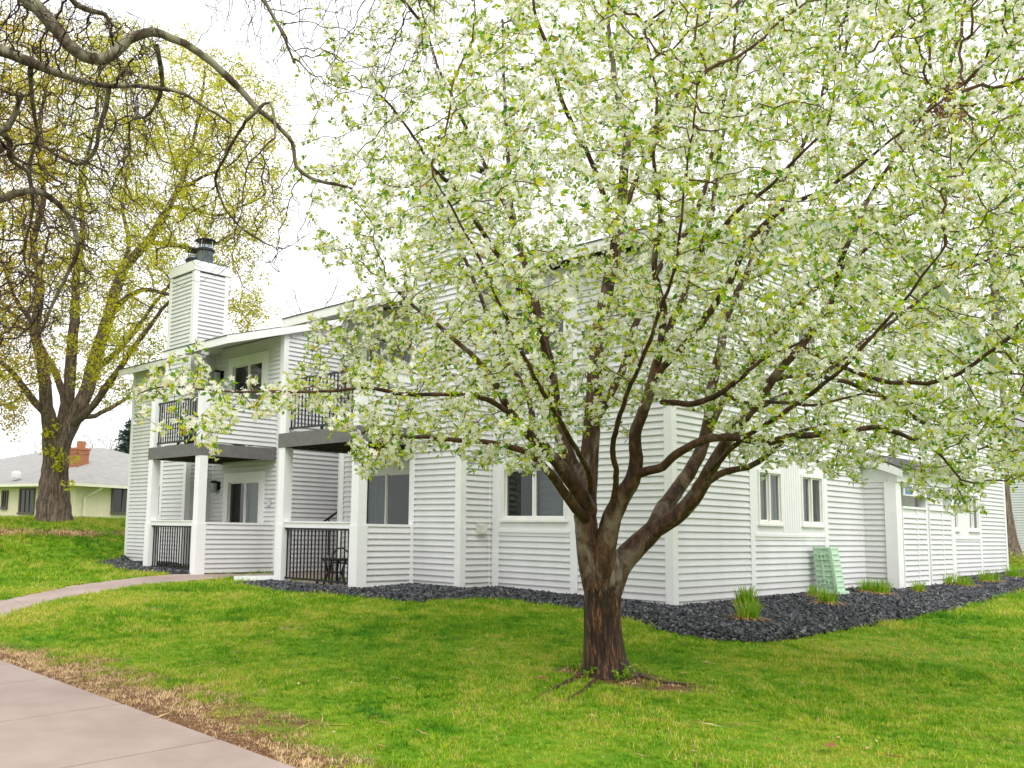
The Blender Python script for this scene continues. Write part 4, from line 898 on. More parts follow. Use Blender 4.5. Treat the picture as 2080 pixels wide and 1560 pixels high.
# ------------------------------------------------ old bare tree reaching in from the left edge
def bare_tree():
    d0 = 6.6
    b0 = at(-760, 1300, 6.2); b0[2] = T1(b0[0], b0[1])
    BT = thing('gnarled_tree', b0, 'old bare tree with lichen covered crooked limbs reaching over the lawn from the near edge', 'tree')
    tr = [(*b0, .30), (*(b0+np.array([.05, .05, .35])), .24), (*at(-700, 700, 6.3), .22), (*at(-640, 350, 6.4), .20), (*at(-520, 60, 6.5), .18)]
    C3 = catmull(tr, .08); tube_obj('trunk', [(C3[:, :3], C3[:, 3])], 'maple_bark', BT, lambda r: 18, bump=.006)
    L = [
     [(-520, 60, -.1, 95), (-330, -60, 0, 62), (-150, -70, .05, 44), (-20, -30, .1, 34), (45, 10, .1, 30), (90, 62, .1, 27), (130, 115, .1, 25), (165, 135, .1, 24), (205, 130, .12, 23), (240, 98, .15, 21), (290, 82, .2, 18), (330, 96, .25, 16), (385, 125, .3, 15), (440, 175, .35, 14), (475, 215, .4, 12), (500, 245, .4, 11), (545, 285, .45, 9), (572, 320, .5, 8), (580, 365, .5, 8), (610, 390, .55, 7), (660, 403, .6, 6), (695, 411, .65, 4)],
     [(-560, 120, 0, 80), (-300, 60, -.2, 50), (-120, 60, -.3, 34), (0, 98, -.3, 24), (55, 128, -.3, 20), (80, 142, -.3, 16), (130, 158, -.25, 13), (180, 172, -.2, 12), (250, 172, -.1, 9), (300, 178, 0, 8), (360, 190, .1, 7), (400, 215, .2, 5), (460, 250, .3, 4)],
     [(222, 178, -.15, 11), (216, 215, -.1, 10), (205, 262, 0, 9), (196, 300, .1, 8), (165, 330, .2, 7), (130, 318, .3, 6), (80, 285, .4, 5)],
     [(318, 92, .22, 11), (326, 120, .3, 10), (331, 160, .4, 9), (326, 200, .5, 8), (302, 235, .6, 6), (270, 240, .7, 5)],
     [(-120, 60, -.3, 26), (-60, 200, -.4, 22), (0, 262, -.4, 18), (30, 235, -.4, 13), (50, 180, -.4, 9)],
     [(-60, 200, -.4, 20), (5, 270, -.2, 13), (15, 290, -.1, 12), (10, 315, 0, 11), (30, 335, .1, 8), (70, 350, .2, 6)],
     [(60, 138, -.3, 11), (70, 200, -.1, 9), (84, 270, .1, 8), (70, 330, .3, 7), (80, 420, .5, 6), (60, 520, .7, 5), (90, 600, .9, 4)],
     [(-100, 330, -.3, 24), (-20, 400, -.2, 18), (60, 380, -.1, 14), (130, 420, .1, 11), (160, 500, .2, 9), (120, 590, .3, 7), (80, 680, .4, 5)],
     [(-560, 150, .2, 60), (-300, 240, 0, 42), (-100, 330, -.3, 26), (0, 300, -.5, 14)],
     [(-20, -30, .1, 20), (90, -60, .5, 16), (160, 5, .7, 12), (215, 25, .8, 9), (220, 45, .8, 5)],
     [(-150, -70, .05, 30), (100, -150, .3, 24), (330, -160, .6, 18), (520, -130, .9, 14), (680, -80, 1.1, 11), (790, -30, 1.2, 8), (860, 40, 1.3, 5)],
     [(330, -160, .6, 12), (480, -60, .4, 9), (560, 40, .3, 6), (600, 130, .3, 4)],
     [(520, -130, .9, 10), (700, -160, 1.3, 8), (880, -90, 1.5, 6), (950, 0, 1.6, 4)],
     [(500, 245, .4, 9), (530, 222, .35, 8), (548, 212, .3, 6), (556, 240, .3, 5), (558, 285, .3, 4)],
     [(500, 247, .4, 7), (470, 300, .6, 6), (440, 370, .8, 5), (480, 450, 1.0, 4), (560, 500, 1.1, 3)],
    ]
    seeds = []
    for L_ in L:
        C3 = catmull(pix_limb(L_, d0), .05); P = C3[:, :3].copy(); n = len(P); P += np.cumsum(rng.normal(0, .0035, (n, 3)), 0)
        tube_obj('limb', [(P, np.maximum(C3[:, 3], .004))], 'lichen_bark', BT, lambda r: 12 if r > .02 else 8, bump=.0014)
        seeds += [P[i] for i in range(int(n*.12), n, 2)]
    def samp(poly, n, dlo, dhi):
        q = np.asarray(poly); Q = np.column_stack([rng.uniform(q[:, 0].min(), q[:, 0].max(), n*3), rng.uniform(q[:, 1].min(), q[:, 1].max(), n*3)]); Q = Q[poly_in(Q, poly)][:n]
        return [at(a, b, d0+rng.uniform(dlo, dhi)) for a, b in Q]
    A = samp([(-300, -200), (140, -20), (330, 40), (330, 240), (240, 420), (190, 560), (110, 700), (30, 720), (-300, 640)], 8500, -1.6, 2.2)
    A += samp([(240, 110), (420, 180), (520, 280), (640, 420), (600, 540), (420, 560), (330, 480), (180, 420)], 1000, -.6, 1.4)
    A += samp([(360, -120), (960, -120), (940, 60), (870, 170), (770, 260), (640, 210), (520, 130), (430, 60)], 1300, .1, 1.8)
    A += samp([(130, 420), (300, 380), (300, 560), (200, 640)], 200, -.6, 1.4)
    nodes, par = grow(seeds, np.array(A), .062, .6, .055, 80, .22, -.35, 5); ns = len(seeds)
    ch, r, kids = twig_chains(nodes, par, ns, .0017, 2.6, .009)
    tube_obj('twigs', ch, 'twig_brown', BT, lambda r: 4 if r > .006 else 3, 'stuff')
    print('bare nodes', len(nodes))
bare_tree()

# ------------------------------------------------ the maple on the bank
def maple():
    D0 = 30.0; b = G(112, 1056); D0 = dep(b)
    MP = thing('maple_tree', b, 'tall maple with thick furrowed trunk and yellow green new leaves on the bank', 'tree')
    T_ = [(112, 1062, 0, 76), (111, 1045, 0, 66), (111, 1000, 0, 58), (112, 965, 0, 50), (115, 935, 0, 48), (116, 905, 0, 52), (118, 880, 0, 54)]
    C3 = catmull(pix_limb(T_, D0), .12); n = len(C3); V, F = tubes([(C3[:, :3], C3[:, 3])], lambda r: 48)
    ang = np.tile(np.arange(48), n)*2*np.pi/48; hg = np.repeat(np.arange(n), 48)*.12; cen = np.repeat(C3[:, :3], 48, 0)
    nz = .05*np.sin(ang*3)+.035*np.sin(ang*8+hg*.6)+.03*np.sin(ang*17+hg*1.3)+.02*np.sin(ang*23+hg*9)
    V = cen+(V-cen)*(1+nz)[:, None]+rng.normal(0, .008, V.shape); me = np_mesh('trunk', V, [F], True); me.materials.append(M['maple_bark']); link(bpy.data.objects.new('trunk', me), MP)
    sc = part('bark_scar', 'dry_bark', lambda mb: mb.tube([at(117, 1020, D0-.46), at(119, 1030, D0-.49), at(116, 1045, D0-.53)], [.02, .07, .02], 8), MP) if 'dry_bark' in M else None
    L = [
     [(122, 905, 0, 40), (142, 860, .2, 34), (168, 800, .3, 30), (190, 730, .4, 27), (212, 660, .5, 25), (232, 590, .6, 22), (255, 540, .7, 20), (300, 490, .8, 17), (330, 440, .9, 15), (350, 400, 1, 12), (380, 330, 1.2, 9), (400, 250, 1.3, 6), (420, 150, 1.4, 4)],
     [(108, 905, 0, 34), (100, 860, -.3, 30), (90, 810, -.5, 26), (78, 740, -.7, 22), (66, 660, -.9, 19), (75, 580, -1, 16), (60, 500, -1.2, 14), (80, 400, -1.4, 11), (70, 280, -1.5, 8), (90, 150, -1.6, 5)],
     [(120, 895, .1, 30), (136, 830, .3, 26), (144, 760, .4, 23), (146, 690, .5, 21), (150, 620, .6, 18), (152, 560, .6, 15), (165, 470, .8, 12), (160, 370, .9, 9), (190, 260, 1.0, 6), (200, 150, 1.1, 4)],
     [(142, 865, .2, 18), (180, 835, -.3, 15), (215, 790, -.6, 14), (245, 745, -.8, 12), (262, 715, -1, 10), (300, 660, -1.2, 8), (340, 610, -1.4, 6)],
     [(172, 795, .3, 15), (205, 740, .8, 13), (240, 705, 1.1, 11), (280, 660, 1.4, 9), (310, 620, 1.6, 7), (360, 560, 1.8, 5)],
     [(150, 848, .1, 12), (195, 842, .5, 10), (240, 820, .9, 8), (262, 808, 1.2, 6)],
     [(96, 840, -.4, 16), (60, 800, -.8, 14), (30, 760, -1.2, 12), (0, 730, -1.5, 10), (-60, 690, -1.8, 7), (-120, 620, -2, 5)],
     [(136, 830, .3, 16), (118, 770, .8, 14), (95, 720, 1.2, 12), (60, 660, 1.5, 10), (20, 620, 1.8, 8), (-40, 560, 2.1, 6)],
     [(212, 660, .5, 13), (250, 610, 0, 11), (290, 585, -.3, 9), (330, 590, -.6, 7), (380, 600, -.8, 4)],
     [(300, 490, .8, 10), (360, 500, 1.2, 8), (420, 505, 1.6, 6), (470, 480, 1.8, 4)],
     [(255, 540, .7, 10), (262, 480, 1.2, 8), (250, 400, 1.6, 7), (270, 300, 1.9, 5), (260, 180, 2.1, 3)],
     [(66, 660, -.9, 10), (30, 600, -1.4, 8), (0, 520, -1.8, 7), (-60, 430, -2.1, 5)],
     [(350, 400, 1, 8), (410, 360, .6, 7), (470, 330, .3, 5), (520, 270, 0, 3)],
     [(340, 420, .9, 7), (400, 430, .2, 6), (460, 440, -.3, 5), (540, 410, -.6, 3)],
    ]
    seeds = []
    for L_ in L:
        C3 = catmull(pix_limb(L_, D0), .25); P = C3[:, :3].copy(); n = len(P); P += np.cumsum(rng.normal(0, .016, (n, 3)), 0)
        tube_obj('limb', [(P, np.maximum(C3[:, 3], .012))], 'maple_bark', MP, lambda r: 14 if r > .1 else 8, bump=.006); seeds += [P[i] for i in range(int(n*.3), n)]
    poly = [(-350, 200), (-200, 0), (60, 20), (240, 40), (420, 70), (560, 170), (600, 300), (590, 440), (500, 560), (560, 620), (520, 680), (430, 660), (350, 690), (330, 760), (250, 840), (215, 850), (160, 780), (120, 760), (60, 840), (40, 880), (-20, 900), (-300, 860)]
    n = 4300; Q = np.column_stack([rng.uniform(-350, 600, n*2), rng.uniform(0, 900, n*2)]); Q = Q[poly_in(Q, poly)][:n]
    ed = poly_dist(Q, poly); half = 5.5*np.sqrt(np.clip(1-(1-np.clip(ed/300, 0, 1))**2, .01, 1))
    A = np.array([at(a, b_, D0+o_) for (a, b_), o_ in zip(Q, rng.uniform(-1, 1, len(Q))*half)])
    nodes, par = grow(seeds, A, .36, 2.6, .40, 60, .3, .05, 9); ns = len(seeds); ch, r, kids = twig_chains(nodes, par, ns, .009, 2.4, .06)
    tube_obj('twigs', ch, 'maple_bark', MP, lambda r: 5 if r > .03 else 3, 'stuff')
    thin = np.nonzero(r[ns:] < .03)[0]+ns; O = nodes[thin]; D = unit(O-nodes[par[thin]]); O = np.repeat(O, 4, 0)+rng.normal(0, .14, (len(O)*4, 3)); D = np.repeat(D, 4, 0)
    clump = np.sin(O[:, 0]*.9)*np.sin(O[:, 1]*1.1+1)*np.sin(O[:, 2]*.8+2); keep = rng.random(len(O)) < np.clip(.62+.45*clump, .12, 1); O = O[keep]; D = D[keep]
    for nm, mt, sel in (('foliage', 'maple_leaf', rng.random(len(O)) < np.clip((proj(O)[:, 0]-0)/170, .35, 1)),):
        for mm, q in ((mt, sel), ('maple_leaf_rust', ~sel)):
            o = np.repeat(O[q], 12, 0); d = unit(np.repeat(D[q], 12, 0)*.3+rng.normal(0, .9, (len(o), 3))); V, F = leaf_mesh(o+rng.normal(0, .08, o.shape), d, rng.uniform(.045, .10, len(o)), rng.uniform(.018, .036, len(o)), 12); leaf_obj('foliage', V, F, mm, MP)
            print('maple leaves', len(o))
    # tufts sprouting on the trunk
    o = []; 
    for px, py in ((92, 915), (108, 918), (118, 940), (124, 925), (116, 950), (140, 985), (150, 930), (96, 880), (110, 868)): p = at(px, py, D0-.55); o += [p+rng.normal(0, .09, 3) for _ in range(26)]
    o = np.array(o); V, F = leaf_mesh(o, rng.normal(0, 1, o.shape), rng.uniform(.07, .14, len(o)), rng.uniform(.03, .05, len(o)), 13); leaf_obj('trunk_sprouts', V, F, 'maple_leaf', MP)
maple()

# ---------------------------------------------------------------- stone beds
def stone_bed(name, poly, den, label, seed):
    r = np.random.default_rng(seed); q = np.asarray(poly); x0, y0 = q.min(0); x1, y1 = q.max(0)
    def lift(P): e = np.clip(poly_dist(P, poly)/.45, 0, 1); return .045*e*(2-e)
    xs = np.arange(x0, x1+.12, .12); ys = np.arange(y0, y1+.12, .12); X, Y = np.meshgrid(xs, ys); P = np.stack([X.ravel(), Y.ravel()], -1); nx = len(xs)
    ins = poly_in(P, poly); i = np.arange((nx-1)*(len(ys)-1)); a = (i//(nx-1))*nx+i % (nx-1); ok = ins[a] | ins[a+1] | ins[a+nx] | ins[a+nx+1]; a = a[ok]
    me = np_mesh(name+'_soil', np.column_stack([P, TZ(P[:, 0], P[:, 1])+np.where(ins, lift(P)-.012, -.03)]), [np.stack([a, a+1, a+nx+1, a+nx], -1)], True); me.materials.append(M['mulch_soil'])
    bed = link(bpy.data.objects.new(name, None)); bed.location = (float(q[:, 0].mean()), float(q[:, 1].mean()), 0); tag(bed, label, 'gravel', kind='stuff')
    link(bpy.data.objects.new('soil', me), bed)
    n = int((x1-x0)*(y1-y0)*den); P = np.column_stack([r.uniform(x0, x1, n), r.uniform(y0, y1, n)])
    k = poly_in(P, poly) | ((poly_dist(P, poly) < .05) & (r.random(n) < .5)); P = P[k]
    px = proj(np.column_stack([P, TZ(P[:, 0], P[:, 1])])); P = P[(px[:, 0] > -120) & (px[:, 0] < 2200)]
    k = ~poly_in(P, BUILDING); P = P[k]; n = len(P); Z = TZ(P[:, 0], P[:, 1])+lift(P)*poly_in(P, poly)
    dd = np.hypot(P[:, 0]-CAM[0], P[:, 1]-CAM[1]); S = r.uniform(.020, .042, n)*np.clip(dd/17, 1, 1.25)
    base = unit(np.array([(a_, b_, c_) for a_ in (-1, 1) for b_ in (-1, 1) for c_ in (-1, 1)], float)); F = np.array([(0, 1, 3, 2), (4, 6, 7, 5), (0, 4, 5, 1), (2, 3, 7, 6), (0, 2, 6, 4), (1, 5, 7, 3)])
    V = base[None]*r.uniform(.55, 1.25, (n, 8, 1))+r.normal(0, .12, (n, 8, 3)); V = V*np.stack([r.uniform(.8, 1.35, n), r.uniform(.7, 1.0, n), r.uniform(.45, .8, n)], -1)[:, None]
    ax = unit(r.normal(0, 1, (n, 3))); an = r.uniform(0, 6.28, n); c_, s_ = np.cos(an)[:, None, None], np.sin(an)[:, None, None]
    A = np.broadcast_to(ax[:, None], V.shape); V = V*c_+np.cross(A, V)*s_+A*(A*V).sum(-1, keepdims=True)*(1-c_)
    V = V*S[:, None, None]+np.column_stack([P, Z+S*.35+r.uniform(0, .02, n)])[:, None]
    me = np_mesh('stones', V.reshape(-1, 3), [(F[None]+np.arange(n)[:, None, None]*8).reshape(-1, 4)]); me.materials.append(M['slate_stone'])
    tag(link(bpy.data.objects.new('stones', me), bed), kind='stuff'); print(name, 'stones', n)
stone_bed('gravel_bed', GRAVEL_R, 780, 'bed of black crushed stone wrapping the near corner of the white building', 21)
stone_bed('gravel_bed', GRAVEL_L, 620, 'bed of black crushed stone below the far patio railing', 22)

# ---------------------------------------------------------------- plants at the wall
def clump(px, py, hgt, wid, n, label, seed):
    r = np.random.default_rng(seed); b = G(px, py); t_ = thing('daylily_clump', b, label, 'plant', 'green clumps sprouting in the stone bed')
    V = []; F = []
    for k in range(n):
        a = r.uniform(0, 6.28); rr = wid*.33*math.sqrt(r.random()); o = b+np.array([rr*math.cos(a), rr*math.sin(a), .02]); la = a+r.normal(0, .6); ln = hgt*r.uniform(.6, 1.1); lean = r.uniform(.05, .55)*(.5+rr/wid)
        d = np.array([math.cos(la), math.sin(la), 0]); s_ = np.array([-math.sin(la), math.cos(la), 0])*r.uniform(.004, .008); i = len(V)
        for q, (u_, w_) in enumerate(((0, 1), (.45, .95), (.8, .6), (1, .05))):
            c_ = o+d*ln*lean*u_**2*1.3+np.array([0, 0, ln*(u_-.18*lean*u_**3)]); V += [c_-s_*w_, c_+s_*w_]
        F += [(i+2*q, i+2*q+1, i+2*q+3, i+2*q+2) for q in range(3)]
    leaf_obj('blades', np.array(V), np.array(F), 'lily_blade', t_)
    V = []; F = []
    for k in range(int(n*.9)):
        a = r.uniform(0, 6.28); rr = wid*.25*math.sqrt(r.random()); o = b+np.array([rr*math.cos(a), rr*math.sin(a), .06+r.uniform(0, .06)]); d = np.array([math.cos(a), math.sin(a), 0]); ln = wid*r.uniform(.25, .75); s_ = np.array([-d[1], d[0], 0])*.005; i = len(V)
        e = o+d*ln; e[2] = T1(e[0], e[1])+.06+r.uniform(0, .04); m_ = (o+e)/2+np.array([0, 0, .03])+s_*r.normal(0, 6); V += [o-s_, o+s_, m_-s_, m_+s_, e-s_*.3, e+s_*.3]; F += [(i, i+1, i+3, i+2), (i+2, i+3, i+5, i+4)]
    leaf_obj('dead_leaves', np.array(V), np.array(F), 'straw', t_)
CL = [(1520, 1270, .34, .42, 150, 'dense green daylily clump nearest the building corner, front of two'), (1516, 1240, .36, .38, 150, 'green daylily clump nearest the building corner, close behind another'),
      (1682, 1236, .30, .42, 140, 'green daylily clump in front of the pale green box'), (1655, 1222, .26, .30, 90, 'small green daylily clump at the foot of the pale green box'), (1762, 1212, .32, .42, 120, 'green daylily clump left of the porch column'), (1792, 1216, .34, .42, 130, 'green daylily clump at the foot of the porch column'),
      (1866, 1211, .28, .32, 90, 'small green daylily clump below the porch half wall'), (1932, 1196, .34, .55, 130, 'green daylily clump right of the porch under the far windows'), (1960, 1199, .30, .5, 120, 'green daylily clump below the far window pair, lawn side'), (2012, 1190, .34, .6, 150, 'green daylily clump before the far end of the long wall'), (2064, 1180, .36, .6, 130, 'green daylily clump beyond the far end of the long wall')]
for i, a in enumerate(CL): clump(*a, 60+i)
def sucker(px, py, n, hgt, label, seed):
    r = np.random.default_rng(seed); b = G(px, py); t_ = thing('root_shoot', b, label, 'plant', 'leafy shoots round the trunk base'); st = []; O = []; D = []
    for k in range(n):
        a = r.uniform(0, 6.28); h_ = hgt*r.uniform(.6, 1.1); o = b+np.array([r.normal(0, .05), r.normal(0, .05), -.01]); e = o+np.array([math.cos(a)*.07, math.sin(a)*.07, h_]); P = np.linspace(o, e, 6); st.append((P, np.linspace(.003, .0015, 6)))
        for p in P[2:]:
            for _ in range(3): O.append(p); D.append(r.normal(0, .7, 3)+np.array([0, 0, .3]))
    tube_obj('stems', st, 'crab_twig', t_, lambda r_: 4); O = np.array(O); V, F = leaf_mesh(O, np.array(D), r.uniform(.025, .05, len(O)), r.uniform(.010, .017, len(O)), seed); leaf_obj('leaves', V, F, 'shoot_leaf', t_)
sucker(1272, 1386, 9, .15, 'bright green leafy shoots at the front of the crab apple trunk', 71); sucker(1198, 1374, 4, .11, 'small green shoot tuft at the front left root of the crab apple', 72); sucker(1166, 1362, 6, .09, 'low green shoots beside the outer left root of the crab apple', 73)
# surface roots: part of the tree
for pts in ([(1205, 1362, 0, 30), (1165, 1382, -.1, 16), (1120, 1402, -.2, 8), (1085, 1420, -.3, 4)], [(1262, 1358, 0, 30), (1300, 1375, -.05, 16), (1350, 1388, -.1, 9), (1410, 1392, -.12, 4)], [(1225, 1372, 0, 26), (1190, 1400, -.2, 12), (1150, 1425, -.3, 5)]):
    P = []
    for px, py, _, wd in pts: g = G(px, py); P.append((g[0], g[1], g[2]+.005, wd*dep(g)/FPX/2*.8))
    C3 = catmull(P, .05); tube_obj('root', [(C3[:, :3], C3[:, 3])], 'trunk_bark', CRAB, lambda r: 9, bump=.003)

# ---------------------------------------------------------------- pale green plastic box leaning at the wall
plain('green_plastic', (.47, .66, .48), .5, .35, .08, 8)
def green_box():
    b = np.array([.30, 4.42, T1(.3, 4.42)+.03]); t_ = thing('plastic_box', b, 'pale green ribbed plastic box with buckles leaning at the white wall', 'box')
    W0, D0_, Hh = .34, .27, .84
    def P(u_, v_, z_):        # u across (x), v depth (y), tapering upward and leaning to the wall
        k = 1-.10*z_/Hh; return np.array([.36+(u_-.5)*W0*k-.10*z_/Hh, 4.28+.24+(v_-.5)*D0_*k*1.25, b[2]+z_])
    def cell(mb, u0, u1, v0, v1, z0, z1):
        V = [P(u_, v_, z_) for z_ in (z0, z1) for v_ in (v0, v1) for u_ in (u0, u1)]; mb.add(V, [(0, 2, 3, 1), (4, 5, 7, 6), (0, 1, 5, 4), (2, 6, 7, 3), (0, 4, 6, 2), (1, 3, 7, 5)])
    def mk(nm, *cs):
        mb = MB(); [cell(mb, *c_) for c_ in cs]; return mb.build(nm, M['green_plastic'], t_)
    mk('body', (0, 1, 0, 1, .0, Hh-.035)); mk('lid', (-.03, 1.03, -.04, 1.04, Hh-.034, Hh)); mk('base', (-.06, 1.16, -.08, 1.08, -.04, .09))
    for k in range(7):
        z = .16+k*.092; mk('rib', (.05, .93, -.05, -.001, z, z+.014)); mk('rib', (1.001, 1.05, .05, .95, z, z+.014))
    mk('corner_post', (.90, 1.06, -.07, .03, .09, Hh-.036)); mk('centre_strap', (.40, .52, -.075, -.051, .09, Hh-.04))
    for z in (.20, .62): mk('buckle', (.22, .70, -.10, -.076, z, z+.018), (.22, .70, -.10, -.076, z+.082, z+.10), (.22, .28, -.10, -.076, z+.018, z+.082), (.64, .70, -.10, -.076, z+.018, z+.082))
green_box()

# ---------------------------------------------------------------- patio furniture, drain pipe, signs, balcony plant
plain('sling_blue', (.33, .46, .52), .7, .2, .08, 30); plain('furniture_dark', (.022, .018, .016), .5, .3, .2); plain('pot_blue', (.03, .05, .11), .4, .4, .2)
def furniture():
    z = .066
    t_ = thing('patio_table', (-5.92, -1.55, z), 'small dark metal patio table behind the near patio railing', 'table')
    part('table_top', 'furniture_dark', lambda mb: mb.lathe((-5.92, -1.55, z+.42), [(.24, 0), (.25, .015), (.25, .03), (.235, .04)], 24), t_)
    for k in range(4):
        a = k*math.pi/2+.6; c_, s_ = math.cos(a), math.sin(a); part('leg', 'furniture_dark', lambda mb: mb.tube([(-5.92+.20*c_, -1.55+.20*s_, z), (-5.92+.13*c_, -1.55+.13*s_, z+.2), (-5.92+.19*c_, -1.55+.19*s_, z+.42)], .022, 8), t_)
    part('lower_shelf', 'furniture_dark', lambda mb: mb.lathe((-5.92, -1.55, z+.2), [(.13, 0), (.14, .012), (.13, .024)], 16), t_)
    cx, cy_ = -5.88, -1.15
    ch = thing('patio_chair', (cx, cy_, z), 'metal armchair with light blue sling back on the near patio', 'chair')
    # faces -x; back at +x
    part('sling', 'sling_blue', lambda mb: (mb.prism([(cx+.22, cy_-.24, z+.38), (cx+.22, cy_+.24, z+.38), (cx+.47, cy_+.24, z+1.02), (cx+.47, cy_-.24, z+1.02)], (-.93, 0, .36), .012)), ch)
    part('seat', 'sling_blue', lambda mb: mb.box(cx-.28, cx+.22, cy_-.24, cy_+.24, z+.37, z+.385), ch)
    for s_ in (-1, 1):
        yy = cy_+s_*.28
        part('back_frame', 'furniture_dark', lambda mb: mb.tube([(cx+.16, yy, z+.20), (cx+.24, yy, z+.40), (cx+.49, yy, z+1.04)], .013, 8), ch)
        ap = [(cx-.34+.0*k, yy, 0) for k in range(1)]
        part('arm', 'furniture_dark', lambda mb: mb.tube([(cx-.36, yy, z), (cx-.33, yy, z+.3), (cx-.27, yy, z+.52), (cx-.14, yy, z+.63), (cx+.03, yy, z+.64), (cx+.17, yy, z+.58), (cx+.27, yy, z+.44)], .014, 8), ch)
        part('leg', 'furniture_dark', lambda mb: mb.tube([(cx+.16, yy, z+.20), (cx+.34, yy, z)], .013, 8), ch)
        part('seat_rail', 'furniture_dark', lambda mb: mb.tube([(cx-.31, yy, z+.38), (cx+.22, yy, z+.37)], .013, 8), ch)
    part('stretcher', 'furniture_dark', lambda mb: mb.tube([(cx-.31, cy_-.28, z+.38), (cx-.31, cy_+.28, z+.38)], .012, 8), ch)
furniture()
def drain():
    a = G(478, 1183); b = np.array([-7.19, -1.90, .12]); a[2] += .07
    t_ = thing('drain_pipe', b, 'white downspout extension lying on the stones by the path', 'pipe')
    d = unit(b-a); part('pipe', 'drain_white', lambda mb: mb.bar(a, b, .12, .10), t_); part('outlet', 'interior_dark', lambda mb: mb.bar(a-d*.004, a+d*.002, .095, .075), t_); part('elbow', 'drain_white', lambda mb: mb.bar(b-d*.001, (b[0]+.01, b[1]+.02, .35), .085, .07), t_)
drain()
plain('sign_white', (.80, .80, .80), .5, .3, .03); plain('sign_blue', (.10, .22, .48), .5, .3, .08); plain('sign_grey', (.40, .41, .44), .5, .3, .05)
def text(body, size, mat, loc, rot, parent, depth=.003):
    c_ = bpy.data.curves.new('lettering', 'FONT'); c_.body = body; c_.size = size; c_.extrude = depth; c_.align_x = 'CENTER'; c_.align_y = 'CENTER'
    tmp = bpy.data.objects.new('lettering', c_); COL.objects.link(tmp); me = bpy.data.meshes.new_from_object(tmp.evaluated_get(bpy.context.evaluated_depsgraph_get())); bpy.data.objects.remove(tmp)
    me.materials.clear(); me.materials.append(M[mat]); o = bpy.data.objects.new('lettering', me); COL.objects.link(o); o.parent = parent; o.location = tuple(np.array(loc)-np.array(parent.location)); o.rotation_euler = rot; return o
sg = thing('unit_sign', (-10.33, -.03, 1.58), 'small plate with letter B beside the far sliding door', 'sign')
part('plate', 'sign_grey', lambda mb: mb.box(-10.405, -10.255, -.040, -.024, 1.50, 1.70), sg); text('B', .19, 'sign_white', (-10.33, -.0415, 1.60), (math.pi/2, 0, 0), sg)
sg = thing('address_sign', (PX+.03, 8.35, 1.99), 'white and blue address sign 1736 hanging under the porch eave', 'sign')
def onx(x, px, py): d = ray(px, py); return CAM+d*(x-CAM[0])/d[0]
SX = PX+.05; y0 = onx(SX, 1837, 1000)[1]; y1 = onx(SX, 1900, 1000)[1]; z0_, z1_ = 1.87, 2.09
part('plate', 'sign_white', lambda mb: mb.box(SX-.03, SX, y0, y1, z0_, z1_), sg)
part('blue_panel', 'sign_blue', lambda mb: mb.box(SX+.001, SX+.006, y0+.04, y0+(y1-y0)*.24, z0_+.03, z1_-.03), sg); part('blue_panel', 'sign_blue', lambda mb: mb.box(SX+.001, SX+.006, y0+(y1-y0)*.72, y1-.04, z0_+.02, z1_-.02), sg)
text('1736', .19, 'sign_grey', (SX+.004, y0+(y1-y0)*.48, (z0_+z1_)/2), (math.pi/2, 0, math.pi/2), sg)
def potplant():
    p = ony(-1.55, 388, 872); z = 2.815; t_ = thing('balcony_plant', (p[0], -1.55, z), 'dark leafy potted plant behind the far balcony railing', 'plant')
    part('pot', 'pot_blue', lambda mb: mb.lathe((p[0], -1.55, z), [(.12, 0), (.16, .22), (.17, .24), (.15, .24), (.14, .2)], 18), t_, True)
    r = np.random.default_rng(5); O = np.array([p[0], -1.55, z+.35])+r.normal(0, 1, (260, 3))*np.array([.12, .12, .20]); V, F = leaf_mesh(O, r.normal(0, 1, O.shape)+np.array([0, 0, .3]), r.uniform(.05, .11, 260), r.uniform(.015, .03, 260), 4); leaf_obj('leaves', V, F, 'needle', t_)
potplant()

